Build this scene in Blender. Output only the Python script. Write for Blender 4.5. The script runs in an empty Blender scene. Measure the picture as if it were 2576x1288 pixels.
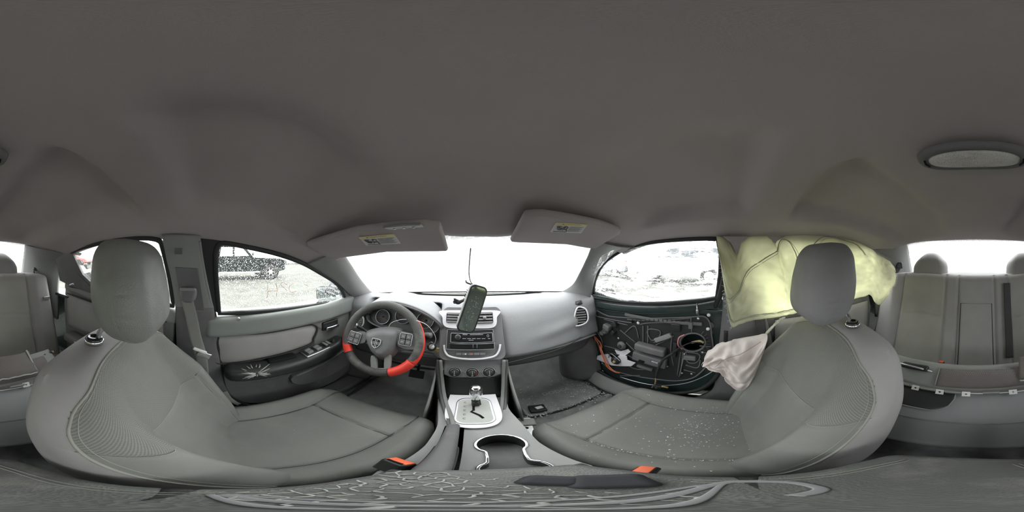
import bpy, bmesh, math, random
from mathutils import Vector, Matrix, noise
from mathutils.geometry import tessellate_polygon
C = bpy.context.scene.collection
R = math.radians
random.seed(7)
V = Vector

# ------------------------------------------------------------------ camera, world, light, exposure
CZ = 1.25                      # height of the lens above the ground; the car's own coordinates below are measured from the lens
YAW = 108 * 360 / 2576         # the picture's centre looks this far to the right of the car's nose
cam = bpy.data.cameras.new('camera'); co = bpy.data.objects.new('camera', cam); C.objects.link(co)
co.location = (0, 0, CZ); co.rotation_euler = (R(90), 0, R(-YAW))
cam.type = 'PANO'; cam.clip_start = 0.005; cam.clip_end = 500
cam.panorama_type = 'EQUIRECTANGULAR'
bpy.context.scene.camera = co
SC = bpy.context.scene
SC.view_settings.view_transform = 'Standard'; SC.view_settings.look = 'None'
SC.view_settings.exposure = 0.0; SC.view_settings.gamma = 1.0; SC.view_settings.use_curve_mapping = False
SKY = 7.5
w = bpy.data.worlds.new('overcast_sky'); SC.world = w; w.use_nodes = True
bg = w.node_tree.nodes['Background']; bg.inputs[0].default_value = (0.985, 1.0, 0.995, 1); bg.inputs[1].default_value = SKY
SC.cycles.max_bounces = 10; SC.cycles.diffuse_bounces = 6; SC.cycles.glossy_bounces = 4
SC.cycles.transparent_max_bounces = 16; SC.cycles.transmission_bounces = 6
SC.cycles.use_denoising = True; SC.cycles.sample_clamp_indirect = 8
SC.cycles.caustics_reflective = False; SC.cycles.caustics_refractive = False


def portal(name, loc, size, rot):
    l = bpy.data.lights.new(name, 'AREA'); l.shape = 'RECTANGLE'; l.size, l.size_y = size
    l.cycles.is_portal = True
    o = bpy.data.objects.new(name, l); C.objects.link(o); o.location = (loc[0], loc[1], loc[2] + CZ); o.rotation_euler = rot


portal('daylight_through_windscreen', (0.02, .93, -.02), (1.5, .75), (R(-61), 0, 0))
portal('daylight_through_left_windows', (-.80, -.02, -.09), (.42, 1.7), (0, R(-75), 0))
portal('daylight_through_right_windows', (.86, -.02, -.08), (.42, 1.7), (0, R(75), 0))
portal('daylight_through_rear_window', (0.02, -1.5, .05), (1.4, .85), (R(70), 0, 0))


# ------------------------------------------------------------------ pixels of the survey -> rays in the car
def ray(px, py):
    a = R((px - 1180) * 360 / 2576); e = R((644 - py) * 180 / 1288)
    return V((math.cos(e) * math.sin(a), math.cos(e) * math.cos(a), math.sin(e)))


def P(px, py, X=None, Y=None, Z=None, h=None):
    d = ray(px, py)
    t = X / d.x if X is not None else Y / d.y if Y is not None else Z / d.z if Z is not None else h / math.hypot(d.x, d.y)
    return d * t


def PP(px, py, o, n):           # a plane through o with normal n
    d = ray(px, py); return d * (o.dot(n) / d.dot(n))


def PF(px, py, fn, a=.05, b=3.0):   # where the ray first meets fn(p) = 0
    d = ray(px, py); fa = fn(d * a); p = a; n = 160
    for i in range(1, n + 1):
        t = a + (b - a) * i / n; ft = fn(d * t)
        if fa * ft <= 0:
            lo, hi = p, t
            for _ in range(30):
                m = (lo + hi) / 2
                if fn(d * m) * fa > 0: lo = m
                else: hi = m
            return d * lo
        p = t
    return d * b


def GL(px, py, off=0): return PF(px, py, lambda p: p.x + (.70 - off - .27 * (p.z + .27)))
def GR(px, py, off=0): return PF(px, py, lambda p: p.x - (.76 - off - .28 * (p.z + .25)))
def ws_z(x, y): return .065 - .57 * (y - .5) - .16 * (x - .03) ** 2
def WS(px, py): return PF(px, py, lambda p: p.z - ws_z(p.x, p.y), .1, 3)


def lerp(a, b, t): return a + (b - a) * t
def ss(x, a, b):
    t = max(0., min(1., (x - a) / (b - a))); return t * t * (3 - 2 * t)
def interp(tab, x):
    if x <= tab[0][0]: return tab[0][1]
    for (a, va), (b, vb) in zip(tab, tab[1:]):
        if x <= b:
            t = (x - a) / (b - a)
            return lerp(va, vb, t)
    return tab[-1][1]
def ints(tab, x):               # smooth interpolation (Catmull-Rom on the table)
    xs = [t[0] for t in tab]; ys = [t[1] for t in tab]
    if x <= xs[0]: return ys[0]
    if x >= xs[-1]: return ys[-1]
    i = max(k for k in range(len(xs) - 1) if xs[k] <= x)
    h = xs[i + 1] - xs[i]; t = (x - xs[i]) / h
    m0 = (ys[i + 1] - ys[i - 1]) / (xs[i + 1] - xs[i - 1]) * h if i > 0 else ys[i + 1] - ys[i]
    m1 = (ys[i + 2] - ys[i]) / (xs[i + 2] - xs[i]) * h if i + 2 < len(xs) else ys[i + 1] - ys[i]
    return (2*t**3-3*t**2+1)*ys[i] + (t**3-2*t**2+t)*m0 + (-2*t**3+3*t**2)*ys[i+1] + (t**3-t**2)*m1
def cat(pts, n=6, closed=False):
    pts = [V(p) for p in pts]; out = []; N = len(pts)
    for i in range(N if closed else N - 1):
        if closed: a, b, c, d = pts[i-1], pts[i], pts[(i+1) % N], pts[(i+2) % N]
        else: a, b, c, d = pts[max(i-1, 0)], pts[i], pts[i+1], pts[min(i+2, N-1)]
        for k in range(n):
            t = k / n
            out.append(.5 * ((2*b) + (c-a)*t + (2*a-5*b+4*c-d)*t*t + (3*b-a-3*c+d)*t**3))
    if not closed: out.append(pts[-1])
    return out


# ------------------------------------------------------------------ materials
def srgb(r, g, b):
    f = lambda c: ((c / 255 + .055) / 1.055) ** 2.4 if c > 10 else c / 255 / 12.92
    return (f(r), f(g), f(b), 1)


MATS = {}


def mat(name, col, rough=.6, metal=0, var=.12, vs=8, bump=0, bs=300, spec=.5, coat=0, kind='noise', dust=None, dscale=9, damt=.25, bdist=.002):
    if name in MATS: return MATS[name]
    m = bpy.data.materials.new(name); m.use_nodes = True; nt = m.node_tree; n = nt.nodes; L = nt.links
    b = n['Principled BSDF']
    tc = n.new('ShaderNodeTexCoord')
    nz = n.new('ShaderNodeTexNoise'); nz.inputs['Scale'].default_value = vs; nz.inputs['Detail'].default_value = 4
    L.new(tc.outputs['Object'], nz.inputs['Vector'])
    rp = n.new('ShaderNodeValToRGB')
    lo = [max(0, c * (1 - var)) for c in col[:3]] + [1]; hi = [min(1, c * (1 + var)) for c in col[:3]] + [1]
    rp.color_ramp.elements[0].color = lo; rp.color_ramp.elements[1].color = hi
    rp.color_ramp.elements[0].position = .3; rp.color_ramp.elements[1].position = .7
    L.new(nz.outputs['Fac'], rp.inputs['Fac']); out = rp.outputs['Color']
    if dust:
        n2 = n.new('ShaderNodeTexNoise'); n2.inputs['Scale'].default_value = dscale; n2.inputs['Detail'].default_value = 6; n2.inputs['Roughness'].default_value = .7
        L.new(tc.outputs['Object'], n2.inputs['Vector'])
        mr = n.new('ShaderNodeMapRange'); mr.inputs['From Min'].default_value = .52; mr.inputs['From Max'].default_value = .75
        mr.inputs['To Max'].default_value = damt; L.new(n2.outputs['Fac'], mr.inputs['Value'])
        mx = n.new('ShaderNodeMix'); mx.data_type = 'RGBA'; L.new(mr.outputs[0], mx.inputs['Factor']); L.new(out, mx.inputs[6]); mx.inputs[7].default_value = dust
        out = mx.outputs[2]
    L.new(out, b.inputs['Base Color'])
    b.inputs['Roughness'].default_value = rough; b.inputs['Metallic'].default_value = metal
    b.inputs['Specular IOR Level'].default_value = spec; b.inputs['Coat Weight'].default_value = coat
    if bump:
        if kind == 'noise':
            t = n.new('ShaderNodeTexNoise'); t.inputs['Scale'].default_value = bs; t.inputs['Detail'].default_value = 2; o = t.outputs['Fac']
        elif kind == 'voronoi':
            t = n.new('ShaderNodeTexVoronoi'); t.inputs['Scale'].default_value = bs; o = t.outputs['Distance']
        else:
            t = n.new('ShaderNodeTexVoronoi'); t.feature = 'DISTANCE_TO_EDGE'; t.inputs['Scale'].default_value = bs; o = t.outputs['Distance']
        L.new(tc.outputs['Object'], t.inputs['Vector'])
        bp = n.new('ShaderNodeBump'); bp.inputs['Strength'].default_value = bump; bp.inputs['Distance'].default_value = bdist
        L.new(o, bp.inputs['Height']); L.new(bp.outputs['Normal'], b.inputs['Normal'])
    MATS[name] = m; return m


def weave(name, col, scale=260, amt=.5):     # open knit: rows of tiny dark holes
    m = mat(name, col, .85, var=.08, vs=5); nt = m.node_tree; n = nt.nodes; L = nt.links; b = n['Principled BSDF']
    tc = [x for x in n if x.type == 'TEX_COORD'][0]
    sp_ = n.new('ShaderNodeSeparateXYZ'); L.new(tc.outputs['Object'], sp_.inputs[0]); cb = n.new('ShaderNodeCombineXYZ'); L.new(sp_.outputs[0], cb.inputs[0]); L.new(sp_.outputs[2], cb.inputs[1])
    mp = n.new('ShaderNodeMapping'); mp.inputs['Rotation'].default_value = (0, 0, R(45)); L.new(cb.outputs[0], mp.inputs['Vector'])
    v = n.new('ShaderNodeTexVoronoi'); v.voronoi_dimensions = '2D'; v.inputs['Scale'].default_value = scale; v.inputs['Randomness'].default_value = .08; L.new(mp.outputs[0], v.inputs['Vector'])
    mr = n.new('ShaderNodeMapRange'); mr.inputs['From Min'].default_value = .18; mr.inputs['From Max'].default_value = .42; L.new(v.outputs['Distance'], mr.inputs['Value'])
    src = b.inputs['Base Color'].links[0].from_socket
    mx = n.new('ShaderNodeMix'); mx.data_type = 'RGBA'; L.new(mr.outputs[0], mx.inputs['Factor'])
    L.new(src, mx.inputs[7]); mx.inputs[6].default_value = [c * (1 - amt) for c in col[:3]] + [1]
    L.new(mx.outputs[2], b.inputs['Base Color'])
    bp = n.new('ShaderNodeBump'); bp.inputs['Strength'].default_value = .5; bp.inputs['Distance'].default_value = .001
    L.new(mr.outputs[0], bp.inputs['Height']); L.new(bp.outputs['Normal'], b.inputs['Normal'])
    return m


def glass(name, film=.08, spots=.5, spotscale=120, thr=.62, tint=(.95, .98, .96, 1), streak=0, streak_s=14, filmcol=(.8, .8, .8, 1)):
    """thin pane: clear, with a film of dust, frost or painted glare (translucent) and droplets"""
    m = bpy.data.materials.new(name); m.use_nodes = True; nt = m.node_tree; n = nt.nodes; L = nt.links
    for x in list(n):
        if x.type == 'BSDF_PRINCIPLED': n.remove(x)
    out = [x for x in n if x.type == 'OUTPUT_MATERIAL'][0]
    tr = n.new('ShaderNodeBsdfTransparent'); tr.inputs[0].default_value = tint
    gl = n.new('ShaderNodeBsdfGlossy'); gl.inputs['Roughness'].default_value = .03
    tl = n.new('ShaderNodeBsdfTranslucent'); tl.inputs[0].default_value = filmcol
    df = n.new('ShaderNodeBsdfDiffuse'); df.inputs[0].default_value = filmcol
    ml = n.new('ShaderNodeMixShader'); ml.inputs[0].default_value = .35; L.new(tl.outputs[0], ml.inputs[1]); L.new(df.outputs[0], ml.inputs[2])
    fr = n.new('ShaderNodeFresnel'); fr.inputs[0].default_value = 1.35
    a = n.new('ShaderNodeMixShader'); L.new(fr.outputs[0], a.inputs[0]); L.new(tr.outputs[0], a.inputs[1]); L.new(gl.outputs[0], a.inputs[2])
    tc = n.new('ShaderNodeTexCoord')
    nz = n.new('ShaderNodeTexNoise'); nz.inputs['Scale'].default_value = spotscale; nz.inputs['Detail'].default_value = 1
    L.new(tc.outputs['Object'], nz.inputs['Vector'])
    mr = n.new('ShaderNodeMapRange'); mr.inputs['From Min'].default_value = thr; mr.inputs['From Max'].default_value = thr + .06; mr.inputs['To Max'].default_value = spots
    L.new(nz.outputs['Fac'], mr.inputs['Value'])
    ad = n.new('ShaderNodeMath'); ad.operation = 'ADD'; ad.inputs[1].default_value = film; ad.use_clamp = True; L.new(mr.outputs[0], ad.inputs[0]); fac = ad.outputs[0]
    if streak:
        mp = n.new('ShaderNodeMapping'); mp.inputs['Scale'].default_value = (1, 1, 5); mp.inputs['Rotation'].default_value = (R(25), 0, 0); L.new(tc.outputs['Object'], mp.inputs['Vector'])
        s = n.new('ShaderNodeTexNoise'); s.inputs['Scale'].default_value = streak_s; s.inputs['Detail'].default_value = 8; s.inputs['Roughness'].default_value = .7; L.new(mp.outputs[0], s.inputs['Vector'])
        m2 = n.new('ShaderNodeMapRange'); m2.inputs['From Min'].default_value = .48; m2.inputs['From Max'].default_value = .58; m2.inputs['To Max'].default_value = streak; L.new(s.outputs['Fac'], m2.inputs['Value'])
        a2 = n.new('ShaderNodeMath'); a2.operation = 'ADD'; a2.use_clamp = True; L.new(fac, a2.inputs[0]); L.new(m2.outputs[0], a2.inputs[1]); fac = a2.outputs[0]
    f = n.new('ShaderNodeMixShader'); L.new(fac, f.inputs[0]); L.new(a.outputs[0], f.inputs[1]); L.new(ml.outputs[0], f.inputs[2])
    L.new(f.outputs[0], out.inputs[0]); MATS[name] = m; return m


def cloth(name, col, trans=.45):
    m = bpy.data.materials.new(name); m.use_nodes = True; nt = m.node_tree; n = nt.nodes; L = nt.links
    for x in list(n):
        if x.type == 'BSDF_PRINCIPLED': n.remove(x)
    out = [x for x in n if x.type == 'OUTPUT_MATERIAL'][0]
    tc = n.new('ShaderNodeTexCoord'); nz = n.new('ShaderNodeTexNoise'); nz.inputs['Scale'].default_value = 6; nz.inputs['Detail'].default_value = 5; L.new(tc.outputs['Object'], nz.inputs['Vector'])
    rp = n.new('ShaderNodeValToRGB'); rp.color_ramp.elements[0].position = .35; rp.color_ramp.elements[1].position = .65
    rp.color_ramp.elements[0].color = [c * .8 for c in col[:3]] + [1]; rp.color_ramp.elements[1].color = [min(1, c * 1.08) for c in col[:3]] + [1]
    L.new(nz.outputs['Fac'], rp.inputs[0])
    tl = n.new('ShaderNodeBsdfTranslucent'); df = n.new('ShaderNodeBsdfDiffuse'); L.new(rp.outputs[0], tl.inputs[0]); L.new(rp.outputs[0], df.inputs[0])
    wv = n.new('ShaderNodeTexNoise'); wv.inputs['Scale'].default_value = 24; wv.inputs['Detail'].default_value = 3; L.new(tc.outputs['Object'], wv.inputs['Vector'])
    bp = n.new('ShaderNodeBump'); bp.inputs['Strength'].default_value = .45; bp.inputs['Distance'].default_value = .01; L.new(wv.outputs['Fac'], bp.inputs['Height']); L.new(bp.outputs[0], df.inputs['Normal'])
    mx = n.new('ShaderNodeMixShader'); mx.inputs[0].default_value = trans; L.new(df.outputs[0], mx.inputs[1]); L.new(tl.outputs[0], mx.inputs[2]); L.new(mx.outputs[0], out.inputs[0])
    MATS[name] = m; return m


DUST = srgb(175, 172, 160)
rearc = mat('rear_seat_cloth', (.38, .37, .35, 1), .92, var=.10, vs=5, bump=.35, bs=1200, spec=.15, dust=DUST, dscale=8, damt=.16)  # seat cloth made lighter to offset the dim light at the rear
headl = mat('headliner_felt', (.425, .388, .392, 1), .95, var=.06, vs=3, bump=.25, bs=900, spec=.15)
trimg = mat('grey_trim_plastic', (.27, .275, .27, 1), .6, var=.08, vs=4, bump=.15, bs=500, spec=.35, dust=DUST, dscale=7, damt=.12)
trimd = mat('dark_trim_plastic', (.155, .152, .158, 1), .55, var=.12, vs=5, bump=.2, bs=450, spec=.4, dust=DUST, dscale=11, damt=.15)
doorg = mat('door_grey_plastic', (.27, .29, .28, 1), .55, var=.08, vs=4, bump=.15, bs=500, dust=DUST, dscale=6, damt=.15)
black = mat('black_plastic', (.032, .034, .035, 1), .4, var=.15, bump=.1, bs=400, spec=.45)
blackm = mat('black_matt', (.012, .012, .013, 1), .8, spec=.2)
rubber = mat('black_rubber', (.028, .03, .03, 1), .6, spec=.4)
piano = mat('gloss_black', (.02, .02, .022, 1), .15)
seatf = mat('seat_cloth', (.235, .24, .225, 1), .92, var=.07, vs=6, bump=.35, bs=1200, spec=.15, dust=DUST, dscale=8, damt=.16)
seatd = mat('seat_cloth_side', (.37, .36, .362, 1), .9, var=.07, vs=6, bump=.3, bs=1200, spec=.15, dust=DUST, dscale=10, damt=.12)
knit = weave('seat_open_knit', (.245, .248, .23, 1), 330, .45)
leather = mat('headrest_leather', (.24, .245, .23, 1), .5, var=.08, vs=7, bump=.3, bs=350, kind='voronoi', spec=.35)
leathd = mat('headrest_leather_dark', (.25, .248, .252, 1), .55, var=.08, vs=7, bump=.25, bs=350, kind='voronoi', spec=.35)
lidl = mat('armrest_leather', (.13, .133, .13, 1), .38, var=.12, vs=9, bump=.35, bs=420, kind='voronoi', spec=.5, dust=DUST, dscale=20, damt=.3)
peel = mat('peeled_leather_edge', (.42, .43, .41, 1), .5, var=.2, vs=30)
seam = mat('seam_thread', (.30, .30, .27, 1), .8)
seamd = mat('seam_dark', (.05, .05, .05, 1), .9)  # dark colour of the seam lines
carpet = mat('carpet', (.27, .28, .28, 1), .98, var=.25, vs=20, bump=.6, bs=700, spec=.05, dust=DUST, dscale=16, damt=.35)
matr = mat('floor_mat_rubber', (.34, .35, .35, 1), .8, var=.2, vs=12, bump=.5, bs=500, dust=DUST, dscale=14, damt=.3)
chrome = mat('chrome', (.80, .80, .84, 1), .12, 1, var=.03)
satin = mat('satin_silver', (.62, .62, .66, 1), .32, .85, var=.05)
silverp = mat('silver_painted_plastic', (.84, .83, .87, 1), .3, 0, var=.04)
steel = mat('galvanised_steel', (.52, .53, .53, 1), .42, .8, var=.25, vs=20)
white = mat('white_plastic', (.8, .8, .78, 1), .5, var=.05)
glassc = mat('glass_crumb', (.78, .86, .84, 1), .12, var=.15, vs=90)
red = mat('red_rubber', (.80, .05, .03, 1), .5, var=.12, vs=12)
orange = mat('buckle_orange', (.90, .17, .07, 1), .4, var=.05)
wiror = mat('wire_orange', (.80, .17, .04, 1), .45)
wirep = mat('wire_pink', (.72, .30, .28, 1), .5)
beltm = mat('belt_webbing', (.24, .24, .23, 1), .8, var=.1, bump=.4, bs=600)
beltd = mat('belt_webbing_dark', (.06, .06, .062, 1), .8, var=.1, bump=.4, bs=600)
doorpaint = mat('door_dark_green_paint', (.030, .048, .046, 1), .25, var=.15, vs=5, coat=.5)
amberp = mat('brittle_amber_foam', (.50, .42, .22, 1), .8, var=.3, vs=60)
brass = mat('amber_rod', (.45, .33, .15, 1), .5, var=.2)
paperw = mat('white_paper', (.82, .82, .80, 1), .8)
labely = mat('label_yellow', (.72, .60, .25, 1), .7)
labelw = mat('label_white', (.62, .62, .60, 1), .7)
ink = mat('print_grey', (.16, .16, .17, 1), .8)
gauge = mat('gauge_face', (.10, .10, .105, 1), .5)
needle = mat('needle_red', (.75, .12, .08, 1), .5)
tick = mat('gauge_print', (.65, .66, .66, 1), .6)
lens = mat('lamp_lens', (.62, .60, .57, 1), .25, var=.1, vs=20, bump=.8, bs=420, kind='voronoi')
mirror = mat('mirror_glass', (.50, .54, .54, 1), .03, 1, var=.02)
mirrord = mat('mirror_glass_dim', (.42, .48, .46, 1), .05, 1, var=.06, vs=9)
bagy = cloth('curtain_airbag_cloth', (.90, .90, .71, 1), .55)
bagp = cloth('seat_airbag_cloth', (.95, .86, .83, 1), .18)
bagseam = mat('airbag_seam', (.38, .40, .30, 1), .8)
truckb = mat('truck_black_paint', (.014, .018, .018, 1), .7, var=.4, vs=3, spec=.1)
carw = mat('car_white_paint', (.72, .73, .74, 1), .3, coat=.4)
carr = mat('car_red_paint', (.5, .05, .05, 1), .3, coat=.4)
carg = mat('car_grey_paint', (.20, .20, .22, 1), .3, coat=.4)
cargn = mat('car_green_paint', (.05, .09, .07, 1), .3, coat=.4)
tyre = mat('tyre', (.03, .03, .03, 1), .85, var=.3, vs=20)
rimm = mat('wheel_rim', (.45, .45, .42, 1), .4, .4, var=.2)
carglass = mat('vehicle_glass', (.06, .07, .08, 1), .1)
lampr = mat('tail_lamp', (.6, .03, .03, 1), .3)


# ------------------------------------------------------------------ mesh builder and object making
class MB:
    def __init__(s): s.v = []; s.f = []
    def add(s, vs, fs):
        b = len(s.v); s.v += [V(x) for x in vs]; s.f += [tuple(b + i for i in f) for f in fs]; return s

    def grid(s, fn, nu, nv, closeu=False):
        vs = [fn(i / (nu - (0 if closeu else 1)), j / (nv - 1)) for j in range(nv) for i in range(nu)]
        fs = []
        for j in range(nv - 1):
            for i in range(nu if closeu else nu - 1):
                k = (i + 1) % nu
                fs.append((j * nu + i, j * nu + k, (j + 1) * nu + k, (j + 1) * nu + i))
        return s.add(vs, fs)

    def slab(s, fn, nu, nv, th):      # thick sheet: fn(u,v) is the front, th a vector or a distance along the normal
        F = [[V(fn(i / (nu - 1), j / (nv - 1))) for i in range(nu)] for j in range(nv)]
        vs = [p for r_ in F for p in r_]; B = []
        for j in range(nv):
            for i in range(nu):
                if isinstance(th, (int, float)):
                    du = F[j][min(i + 1, nu - 1)] - F[j][max(i - 1, 0)]; dv = F[min(j + 1, nv - 1)][i] - F[max(j - 1, 0)][i]
                    n = du.cross(dv); n = n.normalized() if n.length > 1e-12 else V((0, 0, 1)); B.append(F[j][i] + n * th)
                else: B.append(F[j][i] + th)
        N = nu * nv; fs = []
        for j in range(nv - 1):
            for i in range(nu - 1):
                a, b, c, d = j * nu + i, j * nu + i + 1, (j + 1) * nu + i + 1, (j + 1) * nu + i
                fs += [(a, b, c, d), (N + d, N + c, N + b, N + a)]
        rim = [i for i in range(nu)] + [j * nu + nu - 1 for j in range(1, nv)] + [(nv - 1) * nu + i for i in range(nu - 2, -1, -1)] + [j * nu for j in range(nv - 2, 0, -1)]
        for k in range(len(rim)):
            a, b = rim[k], rim[(k + 1) % len(rim)]; fs.append((a, N + a, N + b, b))
        return s.add(vs + B, fs)

    def tube(s, path, r, seg=8, closed=False, flat=None, cap=True):   # flat=(w,h) for a ribbon; r may be a list
        path = [V(p) for p in path]; N = len(path)
        T = []
        for i in range(N):
            a = path[i - 1] if (closed or i > 0) else path[i]; b = path[(i + 1) % N] if (closed or i < N - 1) else path[i]
            t = (b - a); T.append(t.normalized() if t.length > 1e-12 else V((0, 0, 1)))
        n = T[0].orthogonal().normalized()
        if flat and len(flat) > 2: n = (V(flat[2]) - T[0] * T[0].dot(V(flat[2]))).normalized()
        vs = []
        for i in range(N):
            n = (n - T[i] * T[i].dot(n)); n = n.normalized() if n.length > 1e-9 else T[i].orthogonal().normalized()
            if flat and len(flat) > 2:
                m = V(flat[2]) - T[i] * T[i].dot(V(flat[2]))
                if m.length > 1e-6: n = m.normalized()
            b = T[i].cross(n); rr = r[i] if isinstance(r, (list, tuple)) else r
            for k in range(seg):
                a = 2 * math.pi * (k + .5) / seg
                if flat:
                    ca, sa = math.cos(a), math.sin(a); e = .5
                    vs.append(path[i] + b * (flat[0] / 2 * math.copysign(abs(ca) ** e, ca)) + n * (flat[1] / 2 * math.copysign(abs(sa) ** e, sa)))
                else: vs.append(path[i] + n * (math.cos(a) * rr) + b * (math.sin(a) * rr))
        fs = []
        for i in range(N if closed else N - 1):
            j = (i + 1) % N
            for k in range(seg):
                l = (k + 1) % seg; fs.append((i * seg + k, i * seg + l, j * seg + l, j * seg + k))
        if not closed and cap:
            fs.append(tuple(reversed(range(seg)))); fs.append(tuple((N - 1) * seg + k for k in range(seg)))
        return s.add(vs, fs)

    def lathe(s, prof, o, axis, seg=32):   # prof: (radius, height) list along axis
        ax = V(axis).normalized(); n = ax.orthogonal().normalized(); b = ax.cross(n); o = V(o); vs = []; fs = []
        for (r, h) in prof:
            for k in range(seg):
                a = 2 * math.pi * k / seg; vs.append(o + ax * h + (n * math.cos(a) + b * math.sin(a)) * max(r, 1e-5))
        for i in range(len(prof) - 1):
            for k in range(seg):
                l = (k + 1) % seg; fs.append((i * seg + k, i * seg + l, (i + 1) * seg + l, (i + 1) * seg + k))
        if prof[0][0] > 1e-4: fs.append(tuple(reversed(range(seg))))
        if prof[-1][0] > 1e-4: fs.append(tuple((len(prof) - 1) * seg + k for k in range(seg)))
        return s.add(vs, fs)

    def plate(s, loops, fr, th):      # loops of 2-D points (the first is the outline, the rest are holes); fr(u,v,w) -> 3-D
        loops = [[V((p[0], p[1], 0)) for p in l] for l in loops]
        tri = tessellate_polygon(loops); flat = [p for l in loops for p in l]; N = len(flat)
        vs = [V(fr(p.x, p.y, 0)) for p in flat] + [V(fr(p.x, p.y, th)) for p in flat]
        fs = [tuple(t) for t in tri] + [tuple(N + i for i in reversed(t)) for t in tri]; b = 0
        for l in loops:
            n = len(l)
            for i in range(n): j = (i + 1) % n; fs.append((b + i, b + j, N + b + j, N + b + i))
            b += n
        return s.add(vs, fs)

    def box(s, c, size, M=None, r=0.0, n=(1, 1, 1), cs=3, deform=None):
        vs, fs = rb(size, r, n, cs)
        if deform: vs = [deform(v) for v in vs]
        if M is not None: vs = [M @ v for v in vs]
        c = V(c); return s.add([v + c for v in vs], fs)


def rb(size, r, n=(1, 1, 1), cs=3):
    """rounded box: grid on the faces, corners pulled round"""
    h = [x / 2 for x in size]; r = min(r, min(h) * .999); L = []
    for a in range(3):
        if r > 0:
            c = [r * (1 - math.tan(math.pi / 4 * (1 - k / cs))) for k in range(cs)]
            inner = [-h[a] + r + (2 * h[a] - 2 * r) * k / n[a] for k in range(n[a] + 1)]
            L.append([-h[a] + x for x in c] + inner + [h[a] - x for x in reversed(c)])
        else: L.append([-h[a] + 2 * h[a] * k / n[a] for k in range(n[a] + 1)])
    idx = {}; vs = []; fs = []

    def vid(i, j, k):
        key = (i, j, k)
        if key not in idx:
            p = V((L[0][i], L[1][j], L[2][k]))
            if r > 0:
                q = V([max(-h[a] + r, min(h[a] - r, p[a])) for a in range(3)]); d = p - q
                if d.length > 1e-9: p = q + d.normalized() * r
            idx[key] = len(vs); vs.append(p)
        return idx[key]
    A, B, D = len(L[0]) - 1, len(L[1]) - 1, len(L[2]) - 1
    for i in range(A):
        for j in range(B):
            fs.append((vid(i, j, D), vid(i + 1, j, D), vid(i + 1, j + 1, D), vid(i, j + 1, D)))
            fs.append((vid(i, j, 0), vid(i, j + 1, 0), vid(i + 1, j + 1, 0), vid(i + 1, j, 0)))
    for i in range(A):
        for k in range(D):
            fs.append((vid(i, 0, k), vid(i + 1, 0, k), vid(i + 1, 0, k + 1), vid(i, 0, k + 1)))
            fs.append((vid(i, B, k), vid(i, B, k + 1), vid(i + 1, B, k + 1), vid(i + 1, B, k)))
    for j in range(B):
        for k in range(D):
            fs.append((vid(0, j, k), vid(0, j, k + 1), vid(0, j + 1, k + 1), vid(0, j + 1, k)))
            fs.append((vid(A, j, k), vid(A, j + 1, k), vid(A, j + 1, k + 1), vid(A, j, k + 1)))
    return vs, fs


OFF = {}


def tag(o, label=None, cat_=None, group=None, kind=None):
    if label: o['label'] = label
    if cat_: o['category'] = cat_
    if group: o['group'] = group
    if kind: o['kind'] = kind
    return o


def thing(name, label, cat_, loc, group=None, kind=None):
    o = bpy.data.objects.new(name, None); C.objects.link(o); o.empty_display_size = .05
    L = V((loc[0], loc[1], loc[2] + CZ)); o.location = L; OFF[o.name] = L
    return tag(o, label, cat_, group, kind)


def out(mb, name, m, parent=None, smooth=True, bevel=0, label=None, world=False):
    """link the collected shapes as ONE mesh object; shapes are in lens coordinates unless world=True"""
    vs = [v if world else V((v.x, v.y, v.z + CZ)) for v in mb.v]
    if parent is None:
        xs = [v.x for v in vs]; ys = [v.y for v in vs]; o_ = V(((min(xs) + max(xs)) / 2, (min(ys) + max(ys)) / 2, min(v.z for v in vs)))
    else: o_ = OFF[parent.name]
    me = bpy.data.meshes.new(name); me.from_pydata([tuple(v - o_) for v in vs], [], mb.f)
    bm = bmesh.new(); bm.from_mesh(me); bmesh.ops.recalc_face_normals(bm, faces=bm.faces); bm.to_mesh(me); bm.free()
    me.materials.append(m)
    me.polygons.foreach_set('use_smooth', [smooth] * len(me.polygons)); me.update()
    o = bpy.data.objects.new(name, me); C.objects.link(o)
    if parent is None: o.location = o_
    else: o.parent = parent
    OFF[o.name] = o_
    if bevel:
        b = o.modifiers.new('edge', 'BEVEL'); b.width = bevel; b.segments = 2; b.limit_method = 'ANGLE'; b.angle_limit = R(40)
    if label: o['label'] = label
    return o


def raw(name, vs, fs, m, parent):
    # separate patches become separate parts of the same name
    par = list(range(len(vs)))
    def find(i):
        while par[i] != i: par[i] = par[par[i]]; i = par[i]
        return i
    for q in fs:
        a = find(q[0])
        for i in q[1:]:
            r_ = find(i)
            if r_ != a: par[r_] = a
    comps = {}
    for q in fs: comps.setdefault(find(q[0]), []).append(q)
    big = sorted(comps.values(), key=len, reverse=True); first = None; small = []
    for c_ in big:
        if len(c_) < 60 and first is not None: continue
        used = sorted({i for q in c_ for i in q}); rm = {i: n for n, i in enumerate(used)}
        b = MB(); b.v = [V(vs[i]) for i in used]; b.f = [tuple(rm[i] for i in q) for q in c_]
        o = out(b, name, m, parent); first = first or o
    return first


def copy_tree(o, parent=None, delta=None):
    c = o.copy(); C.objects.link(c); c.parent = parent
    OFF[c.name] = OFF.get(o.name, V()) + (delta or V())
    for ch in [x for x in o.children]: copy_tree(ch, c, delta)
    return c


FONT = None


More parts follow.
